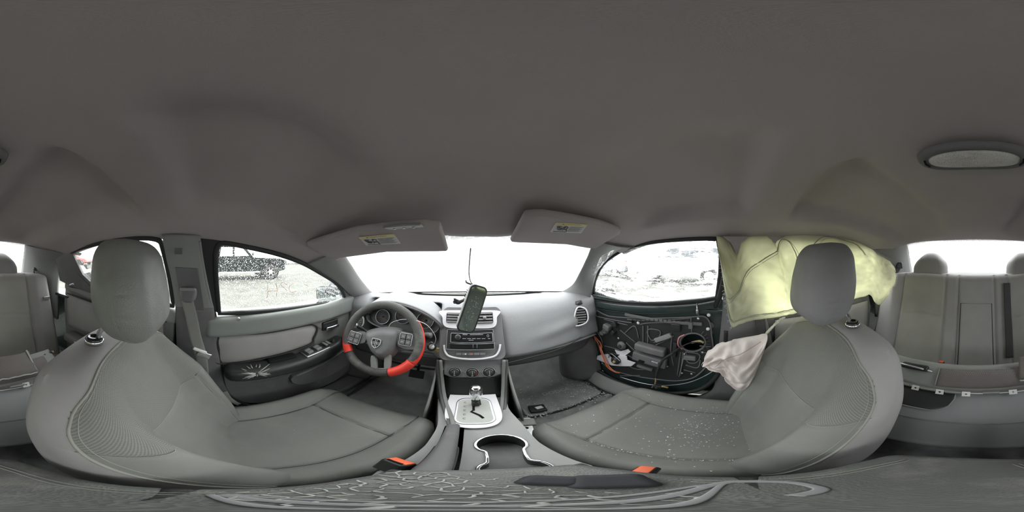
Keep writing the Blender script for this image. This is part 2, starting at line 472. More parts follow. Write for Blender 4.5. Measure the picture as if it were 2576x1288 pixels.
def text_mb(txt, size, fr, th=.0006, align='CENTER'):
    """lettering as geometry; fr(u,v,w) maps it onto its surface"""
    cu = bpy.data.curves.new('txt', 'FONT'); cu.body = txt; cu.size = size; cu.align_x = align; cu.align_y = 'CENTER'; cu.resolution_u = 2
    o = bpy.data.objects.new('txt', cu); C.objects.link(o); bpy.context.view_layer.update()
    me = bpy.data.meshes.new_from_object(o.evaluated_get(bpy.context.evaluated_depsgraph_get()))
    b = MB(); vs = [fr(v.co.x, v.co.y, th) for v in me.vertices]; b.add(vs, [tuple(p.vertices) for p in me.polygons])
    bpy.data.objects.remove(o); bpy.data.curves.remove(cu); bpy.data.meshes.remove(me)
    return b


def frame(o, u, v):
    o, u, v = V(o), V(u).normalized(), V(v).normalized(); n = u.cross(v).normalized()
    return lambda a, b, w=0: o + u * a + v * b + n * w


def rot_to(n, up=(0, 0, 1)):     # matrix whose local z is n, local y near up
    z = V(n).normalized(); x = V(up).cross(z).normalized(); y = z.cross(x)
    return Matrix((x, y, z)).transposed()


def circ(cx, cy, r, n=24, a0=0): return [(cx + r * math.cos(a0 + 2 * math.pi * k / n), cy + r * math.sin(a0 + 2 * math.pi * k / n)) for k in range(n)]
def rrect(x0, y0, x1, y1, r, n=4):
    o = []
    for (cx, cy, a) in ((x1 - r, y1 - r, 0), (x0 + r, y1 - r, 90), (x0 + r, y0 + r, 180), (x1 - r, y0 + r, 270)):
        for k in range(n + 1): t = R(a + 90 * k / n); o.append((cx + r * math.cos(t), cy + r * math.sin(t)))
    return o


X0 = .03      # the car's centre line

# ================================================================== SETTING: ground, shell of the car
def ground():
    g = MB(); S = 90; n = 40
    g.grid(lambda u, v: V(((u - .5) * 2 * S, (v - .5) * 2 * S, .0)), n, n)
    m = mat('muddy_gravel_yard', (.098, .100, .088, 1), .9, var=.22, vs=1.6, bump=.6, bs=9, bdist=.03, dust=(.055, .055, .048, 1), dscale=.9, damt=.8, spec=.2)
    o = out(g, 'ground', m, world=True); tag(o, 'pale muddy gravel yard around the car', 'ground', kind='structure')
ground()

railL = [(-1.12, -.49, .09), (-.9, -.585, .03), (-.73, -.615, .016), (-.53, -.61, .058), (-.33, -.605, .076), (-.1, -.60, .066), (.01, -.605, .058), (.13, -.61, .040), (.27, -.62, .012), (.40, -.635, -.033), (.50, -.65, -.080)]
railR = [(-1.12, .535, .10), (-.95, .63, .03), (-.71, .665, .062), (-.475, .67, .088), (-.2, .67, .078), (0, .67, .073), (.205, .67, .069), (.36, .67, .058), (.5, .675, .015)]
zc = [(-1.12, .112), (-.9, .172), (-.5, .205), (0, .21), (.22, .18), (.38, .118), (.50, .068)]


def head(u, v):
    y = -1.12 + 1.62 * v
    xl, zl = ints([(a, b) for a, b, c in railL], y), ints([(a, c) for a, b, c in railL], y)
    xr, zr = ints([(a, b) for a, b, c in railR], y), ints([(a, c) for a, b, c in railR], y)
    s = math.sin((u - .5) * math.pi); x = lerp(xl, xr, (s + 1) / 2)
    ze = zl if s < 0 else zr; q = abs(s); z = ze + (ints(zc, y) - ze) * (1 - q ** 2.4)
    p = ss(q, .24, .36) * (1 - ss(q, .74, .82))
    z += .050 * p * (ss(-y, .20, .25) * (1 - ss(-y, .80, 1.05))) + .030 * p * (ss(y, -.10, -.04) * (1 - ss(y, .2, .34)))
    z -= .008 * (1 - ss(abs(x - X0), .05, .13)) * ss(y, .2, .33)
    return V((x, y, z))


b = MB().slab(head, 90, 110, .02)
b = MB().slab(lambda u, v: head(u, v), 90, 110, V((0, 0, .03)))
o = out(b, 'ceiling', headl); tag(o, 'dark grey felt headliner of the car', 'headliner', kind='structure')

# outer roof skin keeps the sky out
b = MB().slab(lambda u, v: head(u, v) * 1.0 + V(((u - .5) * .06, (v - .5) * .10, .035)), 20, 20, V((0, 0, .01)))
o = out(b, 'roof', doorpaint); tag(o, 'dark painted steel roof of the car', 'roof', kind='structure')

# floor pan
b = MB()
def floorz(x, y):
    t = .10 * (1 - ss(abs(x - X0), .10, .20))
    return -1.0 + t + .50 * ss(y, .86, 1.25) + .14 * ss(-y, .30, .42)
b.slab(lambda u, v: V((lerp(-.80, .86, u), lerp(-1.3, 1.25, v), floorz(lerp(-.80, .86, u), lerp(-1.3, 1.25, v)))), 60, 90, V((0, 0, -.04)))
o = out(b, 'floor', carpet); tag(o, 'dark dusty carpet on the car floor', 'carpet', kind='structure')

# lower outer shells, firewall, rear bulkhead
for sx, nm, lab in ((-1, 'wall_left', 'painted outer body side on the driver side'), (1, 'wall_right', 'painted outer body side on the passenger side')):
    x = -.83 if sx < 0 else .89
    zt = -.285 if sx < 0 else -.27
    b = MB().slab(lambda u, v: V((x - sx * (.12 * max(0, (v - .55)) ** 1.2) * .6, lerp(-2.0, 1.5, u), lerp(-1.02, zt, v))), 14, 14, V((sx * .012, 0, 0)))
    b.box(((-.755 if sx < 0 else .815), -.25, zt - .0), (.13, 3.3, .02), r=.004)
    o = out(b, nm, doorpaint); tag(o, lab, 'body panel', kind='structure')
b = MB().slab(lambda u, v: V((lerp(-.83, .89, u), 1.27 - .04 * v, lerp(-1.02, -.40, v))), 8, 8, V((0, .02, 0)))
o = out(b, 'wall_front', blackm); tag(o, 'dark bulkhead behind the dashboard', 'bulkhead', kind='structure')
b = MB().box((X0, -2.0, -.62), (1.72, .02, .8))
b.box((X0, -1.66, -.188), (1.56, .76, .03))
o = out(b, 'wall_back', trimd); tag(o, 'dark parcel shelf and bulkhead behind the rear seat', 'bulkhead', kind='structure')

# cowl and bonnet outside the windscreen
b = MB().slab(lambda u, v: V((lerp(-.78, .84, u), lerp(1.17 - .06 * (2 * u - 1) ** 2, 1.95 - .18 * (2 * u - 1) ** 2, v), -.262 - .05 * (2 * u - 1) ** 4 - .05 * v - .09 * v ** 3)), 20, 14, V((0, 0, -.015)))
o = out(b, 'bonnet', mat('bonnet_glare_paint', (.40, .41, .42, 1), .35, coat=.3)); tag(o, 'sloping bonnet beyond the bright windscreen', 'bonnet')  # paint kept pale in place of the sky's glare on a darker bonnet


# ------------------------------------------------------------------ windows
gl_ws = glass('windscreen_glass_glare', .55, .35, 90, .56, streak=.3, streak_s=5)  # white film in this pane stands in for blown-out glare
gl_rear = glass('rear_glass_misted', .55, .3, 90, .56)
gl_lf = glass('side_glass_droplets', .010, .6, 260, .585)
gl_lr = glass('side_glass_clean', .06, .5, 190, .66)
gl_rf = glass('side_glass_frosted', .05, .6, 230, .6, streak=.9, streak_s=9)


def window(name, label, outline, fn, gl, off=.0, sx=1, ring=.011, fm=rubber, thick=.02):
    t = thing(name, label, 'window', sum(outline, V()) / len(outline), kind='structure')
    N = len(outline); cen = sum(outline, V()) / N
    b = MB()
    # pane as a fan of quads between the outline and its centre, slightly thick
    k = 5; rows = []
    for j in range(k + 1): rows.append([p.lerp(cen, j / k) for p in outline])
    for th in (0,):
        for j in range(k):
            for i in range(N):
                l = (i + 1) % N; b.add([rows[j][i], rows[j][l], rows[j + 1][l], rows[j + 1][i]], [(0, 1, 2, 3)])
    out(b, 'pane', gl, t, smooth=False)
    b = MB().tube([p + V((-sx * .004, 0, 0)) for p in outline], ring, 8, closed=True, flat=(thick, ring * 2, (sx, 0, .2)))
    out(b, 'window_seal', fm, t)
    return t


lf = cat([GL(*p) for p in [(541, 640), (556, 612), (620, 621), (700, 640), (760, 662), (805, 687), (845, 713), (862, 738), (865, 757)]], 4) + \
     [GL(*p) for p in [(800, 766), (750, 773), (700, 779), (650, 783), (600, 786), (552, 787), (547, 740), (543, 690)]]
window('window_1', 'rain-spotted glass of the driver door', lf, None, gl_lf, sx=-1)
lr = cat([GL(*p) for p in [(205, 690), (180, 640), (240, 615), (330, 601), (395, 603), (412, 630), (428, 700), (438, 768)]], 4) + \
     [GL(*p) for p in [(390, 762), (330, 752), (280, 740), (240, 724)]]
window('window_2', 'glass of the left rear door behind the driver headrest', lr, None, gl_lr, sx=-1)
rf = cat([GR(*p) for p in [(1492, 745), (1498, 705), (1515, 668), (1545, 642), (1585, 622), (1640, 609), (1710, 602), (1770, 600), (1806, 602)]], 4) + \
     [GR(*p) for p in [(1814, 640), (1812, 690), (1803, 748), (1750, 756), (1690, 761), (1620, 763), (1550, 758)]]
window('window_3', 'frosted glass of the stripped passenger door', rf, None, gl_rf, sx=1)
rr = [V((.69, -.08, .062)), V((.685, -.3, .078)), V((.685, -.5, .075)), V((.69, -.7, .04)), V((.73, -.85, -.12)), V((.76, -.8, -.24)), V((.765, -.5, -.25)), V((.765, -.1, -.25))]
window('window_4', 'glass of the right rear door hidden by the airbag curtain', cat(rr, 4, True), None, gl_lr, sx=1)

# windscreen
t = thing('window_5', 'wide windscreen over the dashboard, whitened by a film painted as glare', 'windscreen', (X0, .98, -.25), kind='structure')
def wsp(u, v):
    y = lerp(.47, 1.03, v); hw = lerp(.56, .74, v); x = X0 + (2 * u - 1) * hw; y = y - .07 * v * (2 * u - 1) ** 2
    return V((x, y, ws_z(x, y)))
out(MB().grid(wsp, 24, 16), 'pane', gl_ws, t)
out(MB().tube([wsp(u / 20, .965) + V((0, -.004, .004)) for u in range(21)], .007, 8), 'lower_seal', rubber, t)
# rear window
t = thing('window_6', 'sloping rear window glowing white behind the rear seat', 'rear window', (X0, -1.5, -.17), kind='structure')
def rwp(u, v):
    y = lerp(-1.10, -1.95, v); x = X0 + (2 * u - 1) * lerp(.53, .72, v)
    return V((x, y + .05 * v * (2 * u - 1) ** 2, lerp(.118, -.18, v) - .03 * (2 * u - 1) ** 4))
out(MB().grid(rwp, 16, 12), 'pane', gl_rear, t)
for k in range(9):
    b = MB().tube([rwp(u / 16, .2 + k * .085) + V((0, 0, -.003)) for u in range(17)], .0008, 4); out(b, 'heating_wire', trimd, t)

# ------------------------------------------------------------------ pillars
def loft(A, B, n=16, th=.015, bulge=.012, dirn=V((0, 0, 0))):
    A = cat(A, 6); B = cat(B, 6)
    def pick(L, v): f = v * (len(L) - 1); i = min(int(f), len(L) - 2); return L[i].lerp(L[i + 1], f - i)
    return lambda u, v: pick(A, v).lerp(pick(B, v), u) - dirn * bulge * math.sin(math.pi * u)


A = [V((-.47, .47, .045)), WS(862, 632), WS(885, 668), WS(908, 703), WS(936, 733) + V((0, -.01, .0)), P(955, 748, Y=.93)]
B = [V((-.655, .40, -.042)), P(828, 702, X=-.66), P(852, 718, X=-.668), P(874, 738, X=-.678), P(898, 758, X=-.69), P(915, 780, X=-.695)]
o = out(MB().slab(loft(A, B, dirn=V((-.7, .3, .5)), bulge=.022), 12, 36, V((-.015, .012, .01))), 'trim_1', trimg)
tag(o, 'light grey trim of the left windscreen pillar', 'pillar trim', kind='structure')
A = [V((.52, .47, .05)), WS(1496, 606), WS(1478, 645), WS(1456, 690), WS(1438, 718), WS(1408, 735), P(1402, 748, Y=.93)]
B = [V((.685, .40, .045)), P(1580, 622, X=.665), P(1540, 643, X=.675), P(1508, 676, X=.69), P(1496, 706, X=.70), P(1488, 738, X=.715), P(1478, 770, X=.73)]
o = out(MB().slab(loft(A, B, dirn=V((.7, .3, .5)), bulge=.022), 12, 36, V((.015, .012, .01))), 'trim_2', trimg)
tag(o, 'light grey trim of the right windscreen pillar', 'pillar trim', kind='structure')
# small black sail panel ahead of the driver window
q = [GL(864, 730, .01), GL(875, 722, .01), GL(893, 738, .01), GL(905, 765, .01), GL(890, 772, .01), GL(865, 762, .01)]
b = MB(); b.add(q + [p + V((-.02, 0, 0)) for p in q], [tuple(range(6)), tuple(range(11, 5, -1))] + [(i, (i + 1) % 6, 6 + (i + 1) % 6, 6 + i) for i in range(6)])
o = out(b, 'trim_3', trimd, smooth=False, bevel=.003); tag(o, 'small dark corner cover ahead of the driver window', 'trim', kind='structure')


def ribbon(name, A, B, m, label, sx, n=10, th=.02, bulge=.01):
    o = out(MB().slab(loft(A, B, dirn=V((sx, 0, 0)), bulge=bulge), n, 6 * (len(A) - 1) + 1, V((sx * th, 0, 0))), name, m)
    return tag(o, label, 'pillar trim', kind='structure')


# roof-side trims between headliner edge and window tops (left / right)
ribbon('trim_4', [V((a[1] + .02, a[0], a[2] + .012)) for a in railL[2:]], [V((a[1] - .02, a[0], a[2] - .004)) for a in railL[2:]], trimg, 'pale edge strip above the left windows', -1, bulge=.0, th=.01)
ribbon('trim_5', [V((a[1] - .02, a[0], a[2] + .012)) for a in railR[2:]], [V((a[1] + .025, a[0], a[2] - .006)) for a in railR[2:]], trimg, 'edge strip above the right windows', 1, bulge=.0, th=.01)
# B pillar left: upper and lower parts
ribbon('trim_6', [GL(407, 590, .030), GL(418, 650, .035), GL(430, 700, .035), GL(438, 745, .03), GL(441, 772, .03)],
       [GL(503, 592, .030), GL(510, 650, .032), GL(519, 700, .032), GL(529, 745, .030), GL(538, 775, .028)], trimg, 'upper trim of the pillar beside the driver headrest', -1)
ribbon('trim_12', [GL(500, 594, .012), GL(507, 650, .012), GL(516, 700, .012), GL(526, 745, .012), GL(534, 780, .012)],
       [GL(556, 594, .008), GL(550, 650, .008), GL(549, 700, .008), GL(551, 745, .008), GL(555, 790, .008)], rubber, 'black window frame at the rear of the driver door', -1, bulge=.0)
out(MB().tube(cat([GL(502, 606, .028), GL(508, 650, .028), GL(517, 700, .028), GL(527, 745, .026), GL(536, 785, .022)], 6), .006, 8), 'trim_13', trimg)
tag(bpy.data.objects['trim_13'], 'pale seal strip between pillar and driver door', 'seal', kind='structure')
lowA = [GL(441, 772, .03), P(443, 840, X=-.685), P(446, 900, X=-.685), P(452, 985, X=-.685), P(470, 1040, X=-.685)]
lowB = [GL(538, 775, .028), P(547, 850, X=-.685), P(553, 900, X=-.69), P(562, 960, X=-.69), P(590, 1012, X=-.69)]
ribbon('trim_7', lowA, lowB, trimd, 'dark lower trim of the pillar beside the driver seat', -1)
# C pillars
ribbon('trim_8', [V((-.49, -1.11, .085)), V((-.54, -1.25, .02)), V((-.60, -1.42, -.09)), V((-.66, -1.6, -.17))],
       [V((-.60, -.80, .02)), V((-.665, -.90, -.07)), V((-.69, -.98, -.20)), V((-.70, -1.0, -.5))], trimg, 'left rear pillar trim beside the rear window', -1, bulge=.03)
ribbon('trim_9', [V((.535, -1.11, .10)), V((.59, -1.25, .03)), V((.65, -1.42, -.09)), V((.71, -1.6, -.17))],
       [V((.655, -.82, .04)), V((.72, -.92, -.06)), V((.75, -1.0, -.20)), V((.76, -1.02, -.5))], trimg, 'right rear pillar trim beside the rear window', 1, bulge=.03)
# quarter corner of the left rear door window
q = [GL(188, 628, .010), GL(183, 640, .015), GL(207, 690, .015), GL(244, 726, .015), GL(250, 745, .015), GL(190, 725, .015), GL(150, 706, .015), GL(140, 655, .015), GL(130, 630, .01)]
N = len(q); b = MB(); b.add(q + [p + V((-.02, 0, 0)) for p in q], [tuple(range(N)), tuple(range(2 * N - 1, N - 1, -1))] + [(i, (i + 1) % N, N + (i + 1) % N, N + i) for i in range(N)])
o = out(b, 'trim_10', trimd, smooth=False, bevel=.003); tag(o, 'dark corner panel behind the left rear window', 'trim', kind='structure')
# right B pillar
ribbon('trim_11', [V((.69, .035, .065)), V((.70, .02, -.05)), V((.725, .01, -.2)), V((.735, .02, -.35)), V((.735, .04, -.6)), V((.735, .06, -.8)), V((.74, .16, -.92))],
       [V((.69, -.10, .065)), V((.70, -.12, -.05)), V((.72, -.16, -.2)), V((.725, -.2, -.35)), V((.72, -.24, -.6)), V((.72, -.28, -.8)), V((.72, -.3, -.97))], trimd, 'dark pillar trim behind the passenger door', 1, bulge=.02)
for k, (y, x) in enumerate(((-.02, .705), (-.09, .70))):
    pass

# ================================================================== DOORS
def SLX(x): return lambda u, v, w=0: V((x + w, u, v))   # side plane: u = y, v = z, w towards +x


def door_left():
    t = thing('door_1', 'grey driver door trim with padded insert, armrest and window switches', 'car door', (-.68, .38, -.95), kind='structure')
    outl = [(-.035, -.30), (.35, -.30), (.80, -.30), (.84, -.50), (.82, -.78), (.72, -.90), (.45, -.93), (.20, -.92), (.10, -.86), (.05, -.76), (.0, -.60), (-.03, -.45)]
    outl = [(p.x, p.y) for p in cat([V((a, b_, 0)) for a, b_ in outl], 4, True)]
    out(MB().plate([outl], SLX(-.70), -.03), 'door_card', trimd, t, smooth=False, bevel=.006)
    # upper roll
    def roll(p):
        y = p.y + .385; s = ss(y, .55, .80)
        return V((p.x + .010 * (1 - s) , y, p.z - .318 + .018 * s * (1 if p.z > 0 else .3) + .006 * math.sin(y * 5)))
    out(MB().box((0, 0, 0), (.055, .83, .10), r=.024, n=(1, 24, 3), deform=lambda p: roll(p) + V((-.695, 0, 0))), 'upper_trim', doorg, t)
    # padded insert
    ins = [(.005, -.372), (.25, -.372), (.44, -.372), (.50, -.388), (.515, -.42), (.49, -.47), (.46, -.505), (.20, -.528), (.02, -.535), (.0, -.45)]
    def pillow(outl, x0, h, n=6):
        pts = [V((a, b_, 0)) for a, b_ in outl]; pts = cat(pts, 4, True); c = sum(pts, V()) / len(pts); rows = []
        b = MB()
        for j in range(n + 1):
            f = j / n; hh = h * (1 - (1 - min(1, f * 3)) ** 2) ** .5
            rows.append([V((x0 + hh, lerp(p.x, c.x, f), lerp(p.y, c.y, f))) for p in pts])
        N = len(pts); vs = [p for r_ in rows for p in r_]
        fs = [(j * N + i, j * N + (i + 1) % N, (j + 1) * N + (i + 1) % N, (j + 1) * N + i) for j in range(n) for i in range(N)]
        return b.add(vs, fs)
    out(pillow(ins, -.702, .022), 'padded_insert', seatd, t)
    out(MB().tube([V((-.690, p.x, p.y)) for p in cat([V((a, b_, 0)) for a, b_ in ins], 4, True)], .004, 6, closed=True), 'insert_seam', seamd, t)
    # middle grey panel ahead of the insert, round the pull handle
    mid = [(.50, -.365), (.80, -.345), (.825, -.45), (.81, -.60), (.66, -.60), (.52, -.56), (.50, -.50), (.525, -.42)]
    out(pillow(mid, -.702, .012), 'front_panel', trimg, t)
    # armrest: shaped bar with a scoop
    def arm(p):
        y = p.y + .355; s = ss(y, .35, .66); e = ss(y, .60, .66)
        z = p.z - .565 + .028 * s - .006 * math.sin(y * 6)
        w_ = 1 - .35 * e - .25 * (1 - ss(y, .02, .10))
        return V((-.70 + (p.x + .05) * w_, y, z))
    out(MB().box((0, 0, 0), (.10, .62, .075), r=.028, n=(3, 30, 2), deform=arm), 'armrest', black, t)
    sw = MB().box((-.645, .51, -.519), (.062, .22, .012), M=Matrix.Rotation(R(5), 3, 'X'), r=.005)
    swo = out(sw, 'switch_panel', satin, t, label='silver-rimmed switch panel')
    out(MB().box((-.645, .50, -.5125), (.048, .19, .006), M=Matrix.Rotation(R(5), 3, 'X'), r=.003), 'switch_bed', black, t)
    for k in range(4):
        yy = .43 + (k // 2) * .05; xx = -.656 + (k % 2) * .023
        out(MB().box((xx, yy, -.5115 + (k // 2) * .005), (.019, .030, .011), M=Matrix.Rotation(R(14), 3, 'X'), r=.003), 'window_switch', trimg, t)
    for k in range(2): out(MB().box((-.645 , .528 + k * .02, -.500 + k * .002), (.04, .015, .008), r=.002), 'lock_switch', trimg, t)
    out(MB().lathe([(.015, 0), (.015, .004), (.010, .006), (.009, .014), (0, .015)], (-.645, .585, -.504), (0, 0, 1), 20), 'mirror_knob', black, t)
    # pull cup recess in front of the armrest's rear half
    out(MB().box((-.668, .30, -.533), (.045, .14, .02), r=.009), 'pull_cup', blackm, t)
    # burst white mark on the armrest's rear
    b = MB(); c0 = V((-.603, .165, -.552))
    for k in range(18):
        a = 2 * math.pi * k / 18 + random.uniform(-.15, .15); L_ = random.uniform(.035, .085)
        pts = [c0 + V((-.003 - .05 * max(0, math.sin(a)) * f, math.cos(a) * L_ * f + random.uniform(-.003, .003), math.sin(a) * L_ * .35 * f + (.011 if math.sin(a) > 0 else 0) * f)) for f in (.15, .45, .75, 1)]
        pts = [V((p.x + .006, p.y, p.z)) for p in pts]
        b.tube(pts, [.0038, .0032, .0024, .0012], 5)
    o_ = out(b, 'splatter', peel, t, label='pale star-shaped scuff on the armrest'); o_['kind'] = 'stuff'
    # door pull (chrome) in its bowl
    out(MB().box((-.688, .60, -.408), (.02, .115, .055), r=.0098, n=(1, 2, 1)), 'handle_bowl', black, t)
    h = out(MB().box((-.672, .605, -.420), (.014, .095, .022), r=.0068, n=(1, 3, 1), deform=lambda p: p + V((.006 * math.cos(p.y * 30), 0, 0))), 'door_handle', chrome, t)
    # lock pin
    out(MB().lathe([(.008, 0), (.008, .004), (.0055, .006), (.006, .022), (.003, .026), (0, .027)], (-.668, .105, -.285), (.55, 0, .8), 16), 'lock_pin', chrome, t)
    # map pocket and scuffs
    pk = [(.36, -.70), (.60, -.655), (.79, -.62), (.80, -.72), (.70, -.80), (.42, -.80)]
    out(MB().plate([[(p.x, p.y) for p in cat([V((a, b_, 0)) for a, b_ in pk], 4, True)]], SLX(-.675), -.03), 'map_pocket', trimd, t, smooth=False, bevel=.008)
    out(MB().tube(cat([V((-.674, .38, -.70)), V((-.672, .60, -.655)), V((-.674, .78, -.62))], 6), .004, 6), 'pocket_rim', trimg, t)
    for k in range(5):
        y = .08 + k * .03; z = -.64 - random.random() * .1
        out(MB().tube([V((-.6985, y, z)), V((-.6985, y + random.uniform(.04, .12), z + .012)), V((-.6985, y + .15, z + .018))], .0009, 4), 'scratch', trimg, t)
    # rubber seal round the door opening
    sl = cat([P(505, 615, X=-.63), P(512, 680, X=-.655), P(528, 760, X=-.685), P(540, 800, X=-.69), P(552, 900, X=-.70), P(566, 980, X=-.70), P(600, 1010, X=-.70), P(650, 1025, X=-.70)], 6)
    out(MB().tube(sl, .011, 8), 'door_seal', rubber, t)
    return t


door_left()
# bright aluminium-look sill plate
t = thing('sill_plate', 'dark sill with a bright step line below the driver door', 'sill plate', (-.66, .2, -.96))
out(MB().box((-.66, .30, -.955), (.10, 1.1, .04), r=.012), 'sill_body', trimd, t)
out(MB().box((-.635, .25, -.934), (.012, .7, .006), r=.002), 'bright_strip', chrome, t)
out(MB().box((-.66, .10, -.934), (.02, .12, .006), r=.002), 'sill_slot', blackm, t)

# left rear door
t = thing('door_2', 'grey left rear door trim seen behind the driver headrest', 'car door', (-.70, -.5, -.95), kind='structure')
rdl = [(-.17, -.24), (-.40, -.215), (-.62, -.18), (-.80, -.13), (-.90, -.10), (-.93, -.35), (-.90, -.70), (-.70, -.95), (-.20, -.95)]
out(MB().plate([rdl], SLX(-.715), -.03), 'door_card', trimg, t, smooth=False, bevel=.008)
out(MB().box((-.705, -.52, -.235), (.045, .74, .08), M=Matrix.Rotation(R(-7), 3, 'X'), r=.02, n=(1, 8, 1)), 'upper_trim', trimg, t)
out(MB().slab(lambda u, v: V((-.690 + .012 * math.sin(math.pi * u) * math.sin(math.pi * v), lerp(-.86, -.22, u), lerp(-.50, lerp(-.26, -.31, u), v))), 16, 8, V((-.012, 0, 0))), 'padded_insert', seatd, t)
out(MB().tube([V((-.688, lerp(-.86, -.2, u / 8), lerp(-.255, -.305, u / 8))) for u in range(9)], .005, 6), 'insert_seam', seamd, t)
out(MB().box((-.655, -.64, -.555), (.09, .34, .06), r=.025, n=(1, 8, 1), deform=lambda p: p + V((0, 0, .05 * (-p.y)))), 'armrest', trimd, t)
out(MB().tube(cat([V((-.615, -.48, -.575)), V((-.608, -.65, -.545)), V((-.63, -.79, -.535))], 6), .003, 6), 'chrome_line', chrome, t)
c = P(181, 716, X=-.66)
out(MB().box(c + V((-.018, 0, 0)), (.02, .10, .05), r=.009), 'handle_bowl', black, t)
out(MB().box(c, (.012, .05, .014), M=Matrix.Rotation(R(20), 3, 'X'), r=.005), 'door_handle', chrome, t)

# right rear door
t = thing('door_4', 'dark right rear door trim below the airbag curtain', 'car door', (.74, -.5, -.95), kind='structure')
out(MB().plate([[(-.20, -.25), (-.92, -.22), (-.97, -.4), (-.93, -.7), (-.75, -.95), (-.20, -.95)]], SLX(.775), .03), 'door_card', trimd, t, smooth=False, bevel=.008)
out(MB().slab(lambda u, v: V((.752 - .012 * math.sin(math.pi * u) * math.sin(math.pi * v), lerp(-.90, -.24, u), lerp(-.55, -.33, v))), 16, 8, V((.015, 0, 0))), 'padded_insert', seatd, t)
out(MB().box((.735, -.60, -.58), (.07, .40, .06), r=.025, n=(1, 8, 1)), 'armrest', trimd, t)


# ------------------------------------------------------------------ the stripped passenger door
def DR(px, py, off=0): return P(px, py, X=.765 - off)


def door_right():
    t = thing('door_3', 'stripped passenger door with its black inner carrier, wires and window motor exposed', 'car door', (.76, .42, -.97), kind='structure')
    ol = [DR(*p) for p in [(1478, 738), (1560, 752), (1650, 757), (1750, 752), (1812, 745), (1822, 800), (1815, 880), (1800, 950), (1740, 985), (1640, 985), (1560, 960), (1505, 920), (1482, 850)]]
    L2 = lambda l: [(p.y, p.z) for p in l]
    hole = L2([DR(1743 + 27 * math.cos(a), 861 + 21 * math.sin(a)) for a in [2 * math.pi * k / 20 for k in range(20)]])
    out(MB().plate([L2(cat(ol, 3, True)), hole], SLX(.765), .01), 'door_shell', doorpaint, t, smooth=False, label='dark green painted inner steel of the door')
    # belt line: painted strip with rubber lips
    belt = [(1490, 762), (1550, 772), (1650, 777), (1750, 770), (1805, 760)]
    out(MB().tube(cat([DR(*p, .006) for p in belt], 8), .02, 10, flat=(.05, .022, (1, 0, 0))), 'belt_strip', doorpaint, t)
    for dy, r_ in ((-14, .006), (-9, .005), (12, .003)):
        out(MB().tube(cat([DR(p[0], p[1] + dy, .014) for p in belt], 8), r_, 8), 'belt_lip', rubber, t)
    # window channel and frame up the rear
    out(MB().tube(cat([GR(1812, 600, .01), GR(1822, 650, .01), GR(1820, 700, .01), GR(1810, 745, .01), DR(1800, 770, .01)], 6), .014, 8), 'rear_channel', black, t)
    # carrier plate
    cp = [(1496, 784), (1530, 795), (1600, 800), (1680, 800), (1745, 797), (1772, 796), (1786, 812), (1790, 840), (1794, 880), (1780, 915), (1765, 935), (1740, 952), (1700, 958), (1660, 955), (1610, 948), (1570, 940), (1530, 925), (1508, 900), (1496, 850)]
    cl = cat([DR(*p, .012) for p in cp], 3, True)
    spk = [(p.y, p.z) for p in [DR(1743 + 31 * math.cos(a), 861 + 22 * math.sin(a), .012) for a in [2 * math.pi * k / 24 for k in range(24)]]]
    hl = lambda x0, y0, x1, y1: [(p.y, p.z) for p in [DR(x0, y0, .012), DR(x1, y0, .012), DR(x1, y1, .012), DR(x0, y1, .012)]]
    car = out(MB().plate([L2(cl), spk, hl(1516, 824, 1530, 838), hl(1588, 806, 1597, 812)], SLX(.753), .006), 'inner_carrier', black, t, smooth=False, bevel=.0015, label='black plastic inner carrier plate')
    out(MB().tube(cl, .0045, 6, closed=True), 'carrier_rim', trimd, t)
    # ribs pressed in the carrier
    ribs = [[(1498, 795), (1560, 808), (1590, 812)], [(1520, 803), (1580, 818)], [(1578, 803), (1620, 806), (1740, 800)], [(1610, 816), (1640, 812), (1738, 808)], [(1738, 797), (1740, 835)],
            [(1560, 830), (1600, 862)], [(1572, 838), (1590, 822), (1600, 824), (1607, 850)], [(1628, 836), (1634, 828), (1660, 832), (1658, 848), (1640, 856), (1628, 836)],
            [(1645, 862), (1690, 838)], [(1650, 868), (1695, 845)], [(1618, 820), (1618, 866)], [(1630, 820), (1630, 866)], [(1520, 870), (1555, 880), (1600, 905)], [(1545, 895), (1590, 925), (1620, 930)],
            [(1712, 885), (1704, 945)], [(1718, 885), (1712, 945)], [(1690, 850), (1688, 885), (1695, 920)], [(1560, 945), (1610, 945)], [(1575, 862), (1600, 885)], [(1725, 918), (1755, 925), (1762, 905)],
            [(1500, 830), (1515, 860), (1512, 890)], [(1725, 885), (1760, 892), (1752, 912), (1730, 910), (1725, 885)], [(1720, 930), (1750, 938)], [(1765, 885), (1786, 890)], [(1760, 870), (1790, 872)]]
    for r_ in ribs: out(MB().tube(cat([DR(*p, .016) for p in r_], 5), .0035, 6), 'stiffening_rib', trimd, t)
    out(MB().tube([DR(1743 + 32 * math.cos(a), 861 + 23 * math.sin(a), .016) for a in [2 * math.pi * k / 30 for k in range(30)]], .005, 8, closed=True), 'speaker_ring', trimd, t)
    for k in range(9):
        a = -.9 + k * .27; out(MB().tube([DR(1743 + 34 * math.cos(a), 861 + 25 * math.sin(a), .014), DR(1743 + 44 * math.cos(a), 861 + 35 * math.sin(a), .014)], .0018, 5), 'speaker_fin', trimd, t)
    # slotted toothed bar
    out(MB().box(DR(1660, 806, .02), (.012, .42, .018), M=Matrix.Rotation(R(-1), 3, 'X'), r=.004), 'slotted_bar', trimd, t)
    for k in range(14): out(MB().box(DR(1590 + k * 11, 806, .027), (.004, .003, .012)), 'tooth', black, t)
    # raised blocks: latch mount, deep box, clips
    def blk(px, py, sy, sz, d=.03, m=black, name='raised_block', r=.006, rot=0): return out(MB().box(DR(px, py, .012 + d / 2), (d, sy, sz), M=Matrix.Rotation(R(rot), 3, 'X'), r=r), name, m, t)
